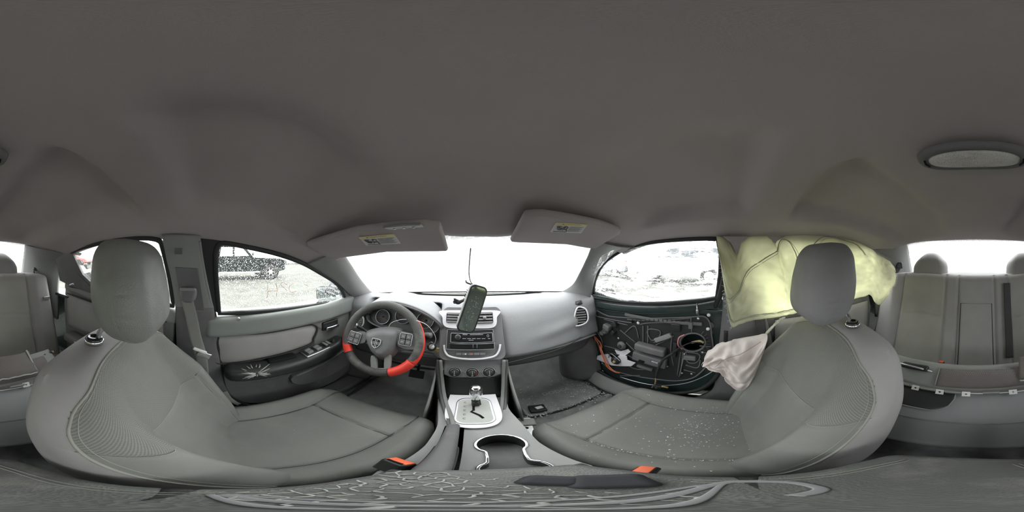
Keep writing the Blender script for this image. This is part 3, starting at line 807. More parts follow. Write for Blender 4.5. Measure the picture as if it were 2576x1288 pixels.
    blk(1636, 878, .165, .045, .05, trimd, 'deep_box', .010, 3); blk(1634, 904, .185, .062, .040, trimd, 'deep_box_lower', .008, 5); blk(1618, 905, .03, .012, .050, blackm, 'box_slot', .002, 5); blk(1652, 907, .035, .010, .050, satin, 'box_clip', .002, 5)
    blk(1528, 823, .05, .038, .04, trimd, 'handle_mount', .008, 12); blk(1546, 816, .035, .03, .03, black, 'handle_mount', .006, -20); blk(1515, 838, .03, .025, .028, trimd, 'clip_tower', .005)
    blk(1543, 836, .022, .03, .03, black, 'clip_tower', .005, 30); blk(1700, 823, .05, .05, .02, black, 'round_boss', .009); blk(1738, 818, .02, .035, .025, trimd, 'hook', .004)
    blk(1735, 900, .06, .03, .02, trimd, 'lower_block', .006); blk(1698, 880, .02, .10, .022, black, 'bracket', .004, 4); blk(1622, 925, .09, .018, .02, trimd, 'lower_clip', .004, 4)
    out(MB().box(DR(1668, 850, .024), (.016, .10, .026), M=Matrix.Rotation(R(-32), 3, 'X'), r=.004), 'diagonal_brace', trimg, t)
    # lathe bits: handle hub, window motor
    def hub(px, py, r, h, m, name, off=.012): return out(MB().lathe([(r, 0), (r, h * .6), (r * .7, h * .8), (r * .7, h), (r * .35, h), (r * .35, h * .4), (0, h * .4)], DR(px, py, off), (-1, 0, 0), 20), name, m, t)
    hub(1527, 831, .022, .03, trimd, 'handle_ring'); hub(1700, 820, .02, .016, trimd, 'round_cap')
    pl = [(1505, 893), (1530, 890), (1545, 905), (1560, 892), (1578, 895), (1580, 905), (1600, 912), (1590, 920), (1560, 920), (1540, 918), (1515, 908), (1503, 903)]
    out(MB().plate([L2([DR(*p, .03) for p in pl])], SLX(.728), .006), 'regulator_bracket', silverp, t, smooth=False, bevel=.001, label='bright metal bracket of the window motor')
    hub(1552, 905, .030, .028, black, 'window_motor', .036); hub(1552, 906, .012, .032, amberp, 'motor_shaft', .04)
    hub(1566, 868, .028, .022, trimd, 'motor_cover', .03); hub(1566, 868, .012, .03, black, 'motor_core', .03)
    pl = [(1547, 880), (1560, 884), (1580, 878), (1586, 885), (1572, 895), (1552, 890)]
    out(MB().plate([L2([DR(*p, .028) for p in pl])], SLX(.735), .005), 'upper_bracket', silverp, t, smooth=False)
    # screws and white clips
    for (px, py, r) in ((1500, 793, .005), (1606, 812, .009), (1757, 801, .008), (1783, 792, .009), (1781, 827, .009), (1768, 886, .007), (1679, 921, .006), (1716, 938, .007), (1556, 851, .008), (1516, 914, .006), (1480, 880, .004), (1740, 940, .007)):
        out(MB().lathe([(r, 0), (r, .004), (r * .6, .007), (0, .007)], DR(px, py, .014), (-1, 0, 0), 14), 'screw', white if r > .0085 else satin, t)
    for (px, py) in ((1788, 818), (1786, 836)): out(MB().lathe([(.016, 0), (.016, .003), (0, .003)], DR(px, py, .004), (-1, 0, 0), 16), 'rubber_plug', trimd, t)
    # lock rod
    out(MB().tube([DR(1753, 762, .02), DR(1754, 783, .02), DR(1757, 793, .018)], .0035, 8), 'lock_rod', satin, t)
    out(MB().lathe([(.006, 0), (.007, .02), (.004, .03), (0, .031)], DR(1754, 790, .02), (0, 0, 1), 12), 'lock_pin', satin, t)
    # wires
    def wire(pts, r, m, name='wire'): return out(MB().tube(cat([DR(p[0], p[1], p[2]) for p in pts], 8), r, 6), name, m, t)
    wire([(1493, 845, .02), (1505, 865, .03), (1512, 885, .05), (1520, 905, .06), (1530, 925, .06), (1548, 936, .05), (1560, 938, .05)], .004, wiror)
    wire([(1495, 847, .02), (1508, 868, .035), (1514, 882, .05), (1524, 905, .055), (1534, 924, .055), (1552, 938, .05)], .003, wirep)
    wire([(1492, 840, .02), (1504, 855, .04), (1510, 862, .04), (1514, 875, .04)], .0035, wiror)
    wire([(1490, 838, .02), (1502, 850, .03), (1508, 868, .035), (1514, 890, .04)], .005, black)
    wire([(1705, 880, .03), (1690, 890, .05), (1668, 905, .06), (1655, 930, .07), (1650, 950, .07)], .0065, rubber, 'door_cable')
    wire([(1770, 862, .02), (1740, 862, .035), (1715, 872, .045), (1690, 888, .05), (1670, 905, .05)], .003, rubber, 'door_cable')
    wire([(1650, 948, .07), (1648, 965, .06), (1640, 975, .05)], .004, brass)
    wire([(1716, 878, .02), (1706, 868, .03), (1708, 850, .03), (1722, 842, .02)], .0035, wirep)
    wire([(1560, 908, .05), (1545, 895, .05), (1535, 890, .05), (1530, 900, .04)], .0025, satin)
    wire([(1500, 895, .03), (1520, 890, .05), (1540, 888, .04), (1570, 900, .03)], .003, black)
    wire([(1466, 745, -.0), (1468, 768, .01), (1478, 780, .02), (1486, 800, .03), (1488, 815, .03)], .003, amberp)
    wire([(1650, 975, .06), (1665, 972, .06), (1680, 975, .05)], .007, brass, 'connector')
    wire([(1740, 862, .022), (1760, 858, .022), (1770, 862, .022)], .006, amberp, 'latch_tag')
    wire([(1722, 888, .022), (1708, 948, .022)], .003, satin, 'guide_rail')
    wire([(1560, 948, .04), (1640, 968, .03), (1720, 965, .03), (1780, 942, .02), (1800, 925, .01)], .003, satin, 'lower_rod')
    out(MB().box(DR(1655, 970, .06), (.03, .04, .014), r=.003), 'cable_plug', black, t)
    # crumpled edge and hinge bits ahead of the door
    out(MB().box(P(1464, 728, X=.735), (.008, .018, .045), M=Matrix.Rotation(R(20), 3, 'X'), r=.002), 'white_clip', white, t)
    for (px, py) in ((1479, 735), (1481, 745), (1477, 752)): out(MB().box(P(px, py, X=.74), (.012, .012, .012), r=.003), 'small_clip', satin, t)
    out(MB().tube(cat([P(1478, 738, X=.735), P(1470, 748, X=.73), P(1468, 765, X=.735), P(1480, 785, X=.74), P(1487, 800, X=.745)], 6), .0025, 6), 'corner_wire', white, t)


door_right()
# rubber flap and dark sill under the right door
b = MB().slab(loft([P(1455, 905, X=.72), P(1520, 945, X=.715), P(1600, 975, X=.71), P(1680, 995, X=.71), P(1780, 1003, X=.70)],
                   [P(1445, 930, Z=-.97), P(1500, 968, X=.66), P(1580, 1000, X=.655), P(1660, 1015, X=.65), P(1760, 1025, X=.65)], bulge=.01, dirn=V((0, 0, -1))), 8, 25, V((0, 0, -.03)))
o = out(b, 'sill_plate', trimg); tag(o, 'dark sill trim under the stripped passenger door', 'sill plate')
o = out(MB().tube(cat([P(1495, 925, X=.735), P(1560, 962, X=.735), P(1640, 985, X=.73), P(1740, 985, X=.73), P(1795, 955, X=.735), P(1822, 900, X=.735), P(1828, 830, X=.735)], 8), .013, 8), 'door_seal', rubber)
tag(o, 'black rubber door seal curving round the passenger door opening', 'seal')
b = MB().slab(loft([V((.745, .80, -.57)), V((.745, .74, -.70)), V((.745, .70, -.93))], [V((.62, 1.00, -.62)), V((.60, .98, -.72)), V((.58, .93, -.97))], bulge=.05, dirn=V((1, .5, 0))), 12, 13, V((.02, .01, 0)))
o = out(b, 'kick_panel', trimd); tag(o, 'rounded grey kick panel in the passenger footwell', 'kick panel')
b = MB().slab(loft([V((-.705, .82, -.50)), V((-.705, .80, -.70)), V((-.705, .76, -.93))], [V((-.56, 1.02, -.50)), V((-.56, .98, -.72)), V((-.54, .93, -.97))], bulge=.04, dirn=V((-1, .5, 0))), 12, 13, V((-.02, .01, 0)))
o = out(b, 'kick_panel', trimd); tag(o, 'dark kick panel in the driver footwell', 'kick panel')


# ================================================================== FRONT SEATS
def seg_d(u, z, pts):
    best = 9
    for (a, b_) in zip(pts, pts[1:]):
        ax, az = a; bx, bz = b_; dx, dz = bx - ax, bz - az; L_ = dx * dx + dz * dz
        t = max(0, min(1, ((u - ax) * dx + (z - az) * dz) / L_)) if L_ else 0
        d = math.hypot(u - ax - t * dx, z - az - t * dz)
        if d < best: best = d
    return best


WB = [(0, .93), (.12, 1.0), (.61, 1.0)]
BB = [(0, .045), (.2, .070), (.38, .066), (.47, .035), (.55, .008), (.61, 0)]
arc = [(.155 * math.cos(a), .375 - .030 * math.sin(a)) for a in [math.pi * k / 10 for k in range(11)]]   # top of the lower insert (x, z)
seams_back = [arc, [(-.155, .375), (-.160, .20), (-.162, 0)], [(.155, .375), (.160, .20), (.162, 0)],
              [(.155, .375), (.195, .395), (.242, .43)], [(-.155, .375), (-.195, .395), (-.242, .43)],
              ]
pipe_back = [[(s * .238, .0 + .02), (s * .242, .15), (s * .242, .34), (s * .240, .44), (s * .234, .51), (s * .212, .565), (s * .14, .592), (0, .598)] for s in (-1, 1)]



def back_front(x, z, extra=0):
    """front surface of the backrest in seat coordinates: x across, z up from the base"""
    u = abs(x) / .25
    y = .065 + ints(BB, z) * ss(u, .42, .72) - .02 * math.exp(-((z - .30) / .2) ** 2) * (1 - ss(u, .3, .6)) * 0
    # round-off to the edge
    e = .07; d = .25 - abs(x)
    if d < e: y -= (e - math.sqrt(max(0, e * e - (e - d) ** 2))) * 1.35
    dt = .61 - z
    if dt < .07: y -= (.07 - math.sqrt(max(0, .07 ** 2 - (.07 - dt) ** 2))) * .8
    return max(y + extra, -.018)


def seat_map(cx, dy, s):
    def f(x, y, z):      # seat-back coords -> lens coords
        sc = ints(WB, z)
        if z > .38:      # round the shoulders: square grid -> dome
            a = x / .25; b_ = (z - .38) / .23; kk = .80
            sc *= math.sqrt(max(.05, 1 - b_ * b_ * .5 * kk)); z = .38 + .23 * b_ * math.sqrt(max(.05, 1 - a * a * .5 * kk))
        zr = -.825 + z
        return V((cx + s * x * sc, -.10 - (zr + .44) * .40 + y - .065 + dy, zr))
    return f


def front_seat(cx, dy, s, label, head_l):
    t = thing('front_seat', label, 'car seat', (cx, .2 + dy, -1.0), 'cloth front seats')
    f = seat_map(cx, dy, s)
    # ---- backrest body
    NX, NZ = 144, 160
    vs, fs = rb((.50, .13, .61), .0, (NX, 6, NZ), 1)
    pts = []; src = []
    for p in vs:
        x, y, z = p.x, p.y, p.z + .305
        yf = back_front(x, z)
        if y > .06:
            for sm in seams_back:
                if abs(sm[0][0] - x) < .3:
                    d = seg_d(x, z, sm)
                    if d < .014: yf -= .006 * math.exp(-(d / .0045) ** 2)
            yf += .0022 * noise.noise(V((x * 9 + cx * 7, z * 9, 3)))
            yy = max(yf, -.018)
        else:
            tt = (y + .065) / .13
            yb = -.065 + .35 * (.065 + .0) * 0 + (.045 if False else 0)
            # back edge rounds too
            d = .25 - abs(x); e = .05
            if d < e: yb += (e - math.sqrt(max(0, e * e - (e - d) ** 2))) * .7
            dt = .61 - z
            if dt < .06: yb += (.06 - math.sqrt(max(0, .06 ** 2 - (.06 - dt) ** 2))) * .6
            yb = min(yb, -.020); yy = lerp(yb, max(back_front(x, z), -.018), max(0, tt))
        pts.append(f(x, yy, z)); src.append((x, y, z))
    reg = {'bolster': [], 'knit_panel': [], 'lower_insert': [], 'side_cover': []}
    for q in fs:
        x = sum(src[i][0] for i in q) / 4; y = sum(src[i][1] for i in q) / 4; z = sum(src[i][2] for i in q) / 4
        if y < .0649: k = 'side_cover'
        else:
            top = interp([(0, .345), (.07, .349), (.125, .358), (.155, .375), (.195, .395), (.242, .43), (.25, .44)], abs(x))
            edge = ints([(0, .238), (.15, .242), (.34, .242), (.44, .240), (.51, .234), (.565, .212), (.592, .14), (.598, .0)], z)
            if abs(x) > edge: k = 'side_cover'
            elif z > top: k = 'knit_panel'
            elif abs(x) < interp([(0, .162), (.2, .16), (.375, .155)], z) and z < .375: k = 'lower_insert'
            else: k = 'bolster'
        reg[k].append(q)
    for k, m in (('bolster', seatf), ('knit_panel', knit), ('lower_insert', seatf), ('side_cover', seatd)):
        used = sorted({i for q in reg[k] for i in q}); rm = {i: n for n, i in enumerate(used)}
        raw(k, [pts[i] for i in used], [tuple(rm[i] for i in q) for q in reg[k]], m, t)
    for ppp in pipe_back:
        pp = cat([V((a, b_, 0)) for a, b_ in ppp], 8)
        out(MB().tube([f(p.x, back_front(p.x, p.y, .0008), p.y) for p in pp], .0027, 8), 'piping', seam, t)
        out(MB().tube([f(p.x * .975, back_front(p.x * .975, p.y - .006, .0), p.y - .006) for p in pp], .0009, 5), 'stitch_line', seam, t)
    for sm in seams_back:
        pp = cat([V((a, b_, 0)) for a, b_ in sm], 5)
        out(MB().tube([f(p.x, back_front(p.x, p.y, -.0050), p.y) for p in pp], .0013, 5), 'seam', seam, t)
    # ---- cushion
    NX, NY = 84, 96
    vs, fs = rb((.51, .60, .15), .045, (NX, NY, 2), 4)
    def cz(x, y):
        u = abs(x) / .255
        z = .032 * ss(u, .58, .86) * (1 - .5 * ss(y, .18, .3)) - .09 * max(0, (y - .15) / .15) ** 2 * .45
        z -= .012 * math.exp(-(x / .12) ** 2 - ((y + .05) / .16) ** 2)
        return z
    sc_ = [[(.155, -.30), (.157, .10), (.175, .20), (.205, .285)], [(-.155, -.30), (-.157, .10), (-.175, .20), (-.205, .285)], [(-.157, .11), (-.08, .122), (0, .125), (.08, .122), (.157, .11)]]
    def cw(y): return interp([(-.3, .88), (-.1, .96), (.1, 1.0), (.2, .99), (.26, .93), (.30, .84)], y)
    def cm(x, y, z): return V((cx + s * x * cw(y), .245 + y + dy * .85 - .018 * (abs(x) / .25) ** 2 * ss(y, .1, .3), -.862 + z))
    cps = []; src = []
    for p in vs:
        z = p.z; wz = ss(z, -.03, .075)
        z += cz(p.x, p.y) * wz
        if p.z > .06:
            for sm in sc_:
                d = seg_d(p.x, p.y, sm)
                if d < .02: z -= .010 * math.exp(-(d / .0055) ** 2)
            z += .0025 * noise.noise(V((p.x * 10, p.y * 10, cx * 9)))
        cps.append(cm(p.x, p.y, z)); src.append(p)
    reg = {'cushion_insert': [], 'cushion_front': [], 'cushion_bolster': []}
    for q in fs:
        x = sum(src[i].x for i in q) / 4; y = sum(src[i].y for i in q) / 4; z = sum(src[i].z for i in q) / 4
        e = interp([(-.3, .155), (.10, .157), (.20, .175), (.285, .205)], y)
        k = 'cushion_bolster' if (z < .05 or abs(x) > e) else ('cushion_insert' if y < .117 else 'cushion_front')
        if y > .25 and abs(x) < .2: k = 'cushion_front'
        reg[k].append(q)
    for k, m in (('cushion_insert', seatf), ('cushion_front', seatf), ('cushion_bolster', seatf)):
        used = sorted({i for q in reg[k] for i in q}); rm = {i: n for n, i in enumerate(used)}
        raw(k, [cps[i] for i in used], [tuple(rm[i] for i in q) for q in reg[k]], m, t)
    for sm in sc_:
        pp = cat([V((a, b_, 0)) for a, b_ in sm], 6)
        out(MB().tube([cm(p.x, p.y, .075 + cz(p.x, p.y) - .0085) for p in pp], .0013, 5), 'seam', seam if s < 0 else seamd, t)
    pp = cat([V(p) for p in [(.235, -.28, 0), (.245, 0, 0), (.245, .18, 0), (.225, .26, 0), (.15, .293, 0), (0, .298, 0), (-.15, .293, 0), (-.225, .26, 0), (-.245, .18, 0), (-.245, 0, 0), (-.235, -.28, 0)]], 6)
    out(MB().tube([cm(p.x * 1.01, p.y * 1.008, .035 + cz(p.x, p.y) * .8) for p in pp], .003, 8), 'piping', seam, t)
    # ---- plastic base and rails
    out(MB().box((cx, .22 + dy, -.965), (.42, .50, .07), r=.02), 'seat_base', trimd, t)
    for sx in (-1, 1): out(MB().box((cx + sx * .19, .24 + dy, -.998), (.035, .62, .02), r=.004), 'seat_rail', steel, t)
    # ---- headrest
    h = V((cx, -.185 + dy, -.076))
    def hd(p):
        u, v, q = p.x / .113, p.y / .058, p.z / .113
        wx = 1 - .15 * ss(-q, .2, 1) - .27 * ss(q, -.1, 1) ; wy = 1 - .12 * ss(-q, .2, 1)
        wr = 0
        wr = .0012 * noise.noise(V((u * 4, q * 4, cx))); gr = 0
        if abs(u) > .6:
            k_ = ss(abs(u), .6, .95); wx -= k_ * (.022 * math.exp(-((p.y - .020) / .0028) ** 2) + .020 * math.exp(-((p.y - .034) / .012) ** 2) * max(0, math.sin(q * 13 + 4 * noise.noise(V((q * 3, u, 0))))))
        return V((p.x * wx + s * 0, p.y * wy + wr + gr + .010 * (1 - u * u) * (1 if p.y > 0 else 0) - q * .018, p.z))
    vs, fs = rb((.226, .122, .228), .050, (46, 22, 60), 6)
    hp = [hd(p) + h for p in vs]; isB = lambda q: abs(sum(vs[i].x for i in q) / 4) > .085 and sum(vs[i].y for i in q) / 4 < .020
    A_ = [q for q in fs if not isB(q)]; B_ = [q for q in fs if isB(q)]
    hr = None
    for nm, F_, m in (('headrest', A_, leather if head_l else leathd), ('headrest_side', B_, leathd if not head_l else leather)):
        used = sorted({i for q in F_ for i in q}); rm = {i: n for n, i in enumerate(used)}
        o_ = raw(nm, [V((s * (hp[i].x - cx) + cx, hp[i].y, hp[i].z)) for i in used], [tuple(rm[i] for i in q) for q in F_], m, t if hr is None else hr); hr = hr or o_
    for sx in (-1, 1):
        x = cx + sx * .065; yb_ = -.248 + dy
        out(MB().tube([V((x, yb_, -.235)), V((x, yb_ + .014, -.185)), V((x, -.195 + dy, -.12))], .0065, 12), 'headrest_post', chrome, hr)
        out(MB().lathe([(.021, -.012), (.021, 0), (.019, .005), (.011, .008), (.010, .002), (0, .002)], (x, yb_ - .002, -.208), (0, 0, 1), 24), 'post_guide', piano, hr)
        out(MB().lathe([(.0225, -.010), (.0225, -.002), (.021, -.001)], (x, yb_ - .002, -.208), (0, 0, 1), 24), 'post_collar', chrome, hr)
    return t, cm, cz


S1 = front_seat(-.345, 0, 1, 'grey cloth driver seat facing the steering wheel', True)
S2 = front_seat(.405, -.088, -1, 'grey cloth passenger seat strewn with broken glass', False)

# broken glass on the passenger seat, mat and sill: nobody could count it
def crumbs(name, label, pts, cat_='broken glass'):
    b = MB()
    for (p, r) in pts:
        n = random.choice((3, 4, 5)); a0 = random.random() * 6; vs = []
        for k in range(n): a = a0 + 2 * math.pi * k / n; q = r * random.uniform(.6, 1.3); vs.append(p + V((math.cos(a) * q, math.sin(a) * q, random.uniform(-.1, .3) * r)))
        tz = p + V((random.uniform(-.3, .3) * r, random.uniform(-.3, .3) * r, r * .8)); vs.append(tz)
        b.add(vs, [tuple(reversed(range(n)))] + [(k, (k + 1) % n, n) for k in range(n)])
    o = out(b, name, glassc, smooth=False); return tag(o, label, cat_, kind='stuff')


cm, czf = S2[1], S2[2]
L_ = []
for k in range(330):
    if k < 230: x = random.gauss(-.02, .07); y = random.gauss(-.10, .07)
    else: x = random.uniform(-.23, .23); y = random.uniform(-.2, .25)
    if abs(x) > .24 or not -.26 < y < .27: continue
    L_.append((cm(x, y, .0755 + czf(x, y)), random.choice((.0009, .0012, .0016, .0022, .003))))
for k in range(160):
    sx = random.choice((-1, 1, 1)); y = random.uniform(-.25, .1); L_.append((cm(.156 * sx + random.gauss(0, .002), y, .071 + czf(.156, y)), random.choice((.0011, .0016, .002))))
crumbs('glass_crumbs', 'crumbs of broken window glass scattered over the passenger seat', L_)
L_ = []
for k in range(760):
    if k > 560: x = random.gauss(.655, .02); y = random.uniform(.50, .95)
    elif k < 230: x = random.gauss(.58, .05); y = random.gauss(.74, .12)
    elif k < 330: x = random.uniform(.22, .62); y = .60 + random.gauss(0, .012)
    else: x = random.uniform(.22, .68); y = random.uniform(.55, 1.0)
    if x > .70 or (.35 < x < .57 and .745 < y < .80): continue
    L_.append((V((x, y, max(floorz(x, y), -.978) + .003)), random.choice((.0014, .002, .0028, .0036, .0045))))
crumbs('glass_crumbs', 'crumbs of broken glass over the passenger floor mat', L_)
# a couple of specks on the driver seat
cm1, cz1 = S1[1], S1[2]
crumbs('dust_specks', 'few pale specks lying on the driver seat cushion', [(cm1(random.uniform(-.18, .2), random.uniform(-.2, .22), .0755 + cz1(.0, 0)), .0015) for _ in range(16)], 'debris')

# ================================================================== REAR SEAT
def rear_seat():
    t = thing('rear_seat', 'grey cloth rear bench seat with centre panel and rounded headrests', 'car seat', (X0, -1.0, -.95))
    W, H = 1.34, .68
    vs, fs = rb((W, .14, H), .03, (170, 2, 60), 3)
    def prof(x, z):      # relief of the front
        a = abs(x); y = 0
        y += .028 * ss(a, .50, .57) * (1 - ss(a, .64, .67) * .3)            # side bolsters
        y -= .014 * math.exp(-((a - .34) / .13) ** 2) * ss(z, -.3, .1)       # shoulder hollow
        for c in (.115, .20, .505):
            d = abs(a - c); y -= .012 * math.exp(-(d / .007) ** 2)
        if .19 < a < .50: y -= .006 * math.exp(-((z - .06 - .02 * math.cos((a - .35) * 9)) / .005) ** 2)
        if a < .105: y += .008 * (1 - ss(a, .09, .10)) * ss(z, -.26, -.25) * (1 - ss(z, .17, .18))
        return y
    def mp(x, y, z):
        y2 = y + (prof(x, z) if y > .04 else 0); ze = .02 * math.exp(-((abs(x) - .34) / .12) ** 2)
        top = 1 + (ze - .02 * ss(abs(x), .56, .66)) * ss(z, .1, .34) / .3 * .5
        return V((X0 + x, -1.04 + y2 + .02 - (z + .0) * .30, -.47 + z * top))
    pts = [mp(p.x, p.y, p.z) for p in vs]
    reg = {'side_bolster': [], 'back_panel': [], 'centre_panel': [], 'divider': []}
    for q in fs:
        a = abs(sum(vs[i].x for i in q) / 4)
        reg['side_bolster' if a > .505 else 'back_panel' if a > .20 else 'divider' if a > .115 else 'centre_panel'].append(q)
    for k, m in (('side_bolster', seatd), ('back_panel', rearc), ('centre_panel', seatd), ('divider', seatd)):
        used = sorted({i for q in reg[k] for i in q}); rm = {i: n for n, i in enumerate(used)}
        raw(k, [pts[i] for i in used], [tuple(rm[i] for i in q) for q in reg[k]], m, t)
    for xx in (-.505, -.20, -.115, .115, .20, .505):
        out(MB().tube([mp(xx, .071, -.32 + k * .064) + V((0, -.006, 0)) for k in range(11)], .0018, 5), 'seam', seamd, t)
    out(MB().tube([mp(x, .0725, z) for x, z in ((-.095, .17), (.095, .17), (.098, -.25), (-.098, -.25))], .0025, 5, closed=True), 'panel_seam', seamd, t)
    for sx in (-1, 1):
        def hd(p):
            q = p.z / .09
            return V((p.x * math.sqrt(1 - .62 * max(0, (q + .35) / 1.6) ** 2.2), p.y - q * .02, p.z - .035 * (abs(p.x) / .13) ** 2.5 * max(0, q)))
        out(MB().box((X0 + sx * .345, -1.175, -.085), (.265, .12, .22), r=.058, n=(10, 3, 8), cs=6, deform=hd), 'headrest', seatd, t)
    # cushion
    def cu(p): return V((p.x, p.y, p.z + (.012 * ss(abs(p.x), .2, .5) - .02 * math.exp(-((abs(p.x) - .34) / .12) ** 2) if p.z > 0 else 0)))
    out(MB().box((X0, -.74, -.80), (1.32, .50, .16), r=.05, n=(40, 16, 2), cs=4, deform=cu), 'cushion', rearc, t)


rear_seat()

# rear seat belts
def strap(path, wd, m, label, nm='seat_belt', up=(1, 0, 0), parent=None, th=.0016):
    b = MB().tube(cat(path, 8), 1, 8, flat=(wd, th, up))
    o = out(b, nm, m, parent)
    if label: tag(o, label, 'seat belt')
    return o
t = thing('seat_belt', 'dark rear seat belt hanging at the left end of the rear bench', 'seat belt', (-.62, -1.0, -.7))
strap([P(93, 682, Y=-1.14), P(104, 715, Y=-1.05), P(117, 750, Y=-.99), P(128, 800, Y=-.95), P(142, 880, Y=-.90)], .045, beltm, None, 'webbing', (0, 1, .3), t)
out(MB().box(P(117, 749, Y=-.97), (.05, .014, .022), r=.004), 'tongue', satin, t)
out(MB().box(P(92, 680, Y=-1.16), (.06, .03, .05), r=.012), 'belt_guide', black, t)
t = thing('seat_belt', 'dark rear seat belt hanging at the right end of the rear bench', 'seat belt', (.68, -1.0, -.7))
strap([P(2262, 672, Y=-1.14), P(2245, 700, Y=-1.06), P(2228, 740, Y=-1.0), P(2215, 800, Y=-.93), P(2195, 870, Y=-.90)], .045, beltd, None, 'webbing', (0, 1, .3), t)
out(MB().box(P(2262, 668, Y=-1.15), (.06, .03, .05), r=.012), 'belt_guide', black, t)
RS = lambda x, y: PF(x, y, lambda p: p.y + .935 + .30 * (p.z + .47), .5, 3)
o = strap([RS(2533, 712), RS(2535, 780), RS(2538, 840), RS(2540, 900)], .045, beltd, 'dark centre seat belt lying down the rear backrest', up=(0, 1, .3))
t = thing('belt_buckle', 'small red button buckle at the base of the rear backrest', 'buckle', P(2368, 912, Y=-.80))
out(MB().box(P(2368, 916, Y=-.80), (.03, .03, .03), r=.006), 'buckle_body', black, t)
out(MB().box(P(2368, 910, Y=-.80), (.022, .018, .008), r=.003), 'release_button', orange, t)

# ================================================================== REMOVED DOOR PANEL lying across the rear
def removed_panel():
    t = thing('removed_door_panel', 'detached grey passenger door trim laid across the rear footwell with fabric insert', 'door panel', (.05, -.45, -.8))
    def up(u, v):      # upper half, leaning back: v 0 at clip line, 1 at the top
        x = lerp(-.40, .52, u); y = lerp(-.535, -.640, v); z = lerp(-.570, -.500, v) + .012 * math.sin(math.pi * v) + .015 * (1 - u)
        return V((x, y + .02 * math.sin(u * 3), z))
    out(MB().slab(up, 50, 10, V((0, -.02, -.02))), 'upper_trim', trimg, t)
    def ins(u, v):
        uu = lerp(.05, .60, u); vv = lerp(.12, .82, v)
        p = up(uu, vv); return p + V((0, .010 + .006 * math.sin(math.pi * u) * math.sin(math.pi * v), .012 * (math.sin(math.pi * u) * math.sin(math.pi * v)) ** .3))
    out(MB().slab(ins, 40, 12, V((0, -.012, -.012))), 'fabric_insert', weave('insert_fabric', (.20, .18, .175, 1), 220, .45), t)
    edge = [ins(u / 20, 1) for u in range(21)] + [ins(1, 1 - k / 5) for k in range(1, 6)]
    out(MB().tube(edge, .0035, 6), 'insert_edge', trimg, t)
    # pull handle recess
    hc = up(.70, .60) + V((0, .012, .012))
    out(MB().box(hc, (.11, .03, .022), M=Matrix.Rotation(R(-35), 3, 'X') @ Matrix.Rotation(R(6), 3, 'Y'), r=.009), 'handle_bowl', black, t)
    out(MB().tube(cat([hc + V((-.07, .004, -.008)), hc + V((-.03, .014, .008)), hc + V((.03, .014, .012)), hc + V((.07, .0, .0))], 6), .004, 8), 'handle_rim', satin, t)
    # clip tabs
    for u in (.02, .12, .22, .40, .53, .62, .72, .84):
        p = up(u, .0) + V((0, .012, -.004))
        out(MB().box(p, (.052, .008, .022), M=Matrix.Rotation(R(-30), 3, 'X'), r=.002), 'tab', trimg, t)
    for u in (.185, .326, .485, .576, .667, .78):
        p = up(u, .0) + V((0, .016, -.005))
        fr = frame(p, (1, 0, 0), (0, -.55, .83)); sq = [(-.013, -.011), (.013, -.011), (.013, .011), (-.013, .011)]
        c = out(MB().plate([sq, circ(0, 0, .004, 10)], lambda a, b_, w=0: fr(a, b_, w), .003), 'clip', white, t, smooth=False, label='white square clip with a round hole')
    # lower shell: bulging convex panel
    def lo(u, v):
        x = lerp(-.42, .56, u); y = lerp(-.520, -.315, v); z = lerp(-.585, -.765, v) + .035 * math.sin(math.pi * min(1, v * 1.05)) ** .8
        y += .04 * (2 * u - 1) ** 2 * v
        return V((x, y, z))
    out(MB().slab(lo, 60, 24, V((0, -.012, -.02))), 'lower_shell', mat('panel_smooth_grey', (.27, .28, .29, 1), .5, var=.06, vs=5, dust=DUST, dscale=9, damt=.15), t)
    out(MB().tube([lo(u / 30, .0) + V((0, .003, .004)) for u in range(31)], .003, 6), 'shell_edge', silverp, t)
    out(MB().tube([lo(u / 30, .60) + V((0, .0015, .0015)) for u in range(31)], .0022, 6), 'crease', trimg, t)
    # pocket: dark hollow with rounded end
    def pk(u, v):
        uu = lerp(.78, .51, u); e = math.sqrt(max(0, 1 - max(0, (u - .75) / .25) ** 2)); vv = lerp(.03, .03 + .40 * (.35 + .65 * e), v)
        return lo(uu, vv) + V((0, .004, .005))
    out(MB().slab(pk, 24, 10, V((0, -.004, -.004))), 'pocket', black, t)
    out(MB().tube([pk(u / 24, 1) for u in range(25)] + [pk(1, 1 - k / 4) for k in range(1, 5)], .003, 6), 'pocket_edge', trimg, t)


removed_panel()
# torn fabric flap and rods behind the driver seat
t = thing('torn_trim_flap', 'torn fabric-covered trim flap with ragged pale edge behind the driver seat', 'trim', P(40, 935, Y=-.55))
b = MB().slab(lambda u, v: P(lerp(-12, 92 - 20 * v, u), lerp(955 - 20 * u, lerp(897, 882, u), v), Y=lerp(-.53, -.60, v)) + V((0, .012 * math.sin(u * 3), .004 * math.sin(v * 6))), 20, 10, V((0, -.01, -.012)))
out(b, 'flap', weave('flap_fabric', (.21, .19, .18, 1), 240, .35), t)
out(MB().tube([P(x, 958 - (x + 10) * .2 + random.uniform(-2, 2), Y=-.52) for x in range(-10, 96, 8)], .004, 6), 'ragged_edge', peel, t)
out(MB().tube([P(66, 881, Y=-.598), P(78, 905, Y=-.57), P(95, 936, Y=-.53)], .004, 6), 'side_edge', peel, t)
t = thing('amber_rod', 'short amber coloured rod with black collars behind the driver seat', 'rod', P(108, 893, Y=-.62))
out(MB().tube([P(78, 912, Y=-.62), P(108, 896, Y=-.62), P(134, 884, Y=-.62)], .006, 10), 'rod', brass, t)
for x, y in ((92, 905), (112, 894), (128, 887)): out(MB().box(P(x, y, Y=-.617), (.012, .012, .018), r=.003), 'collar', black, t)


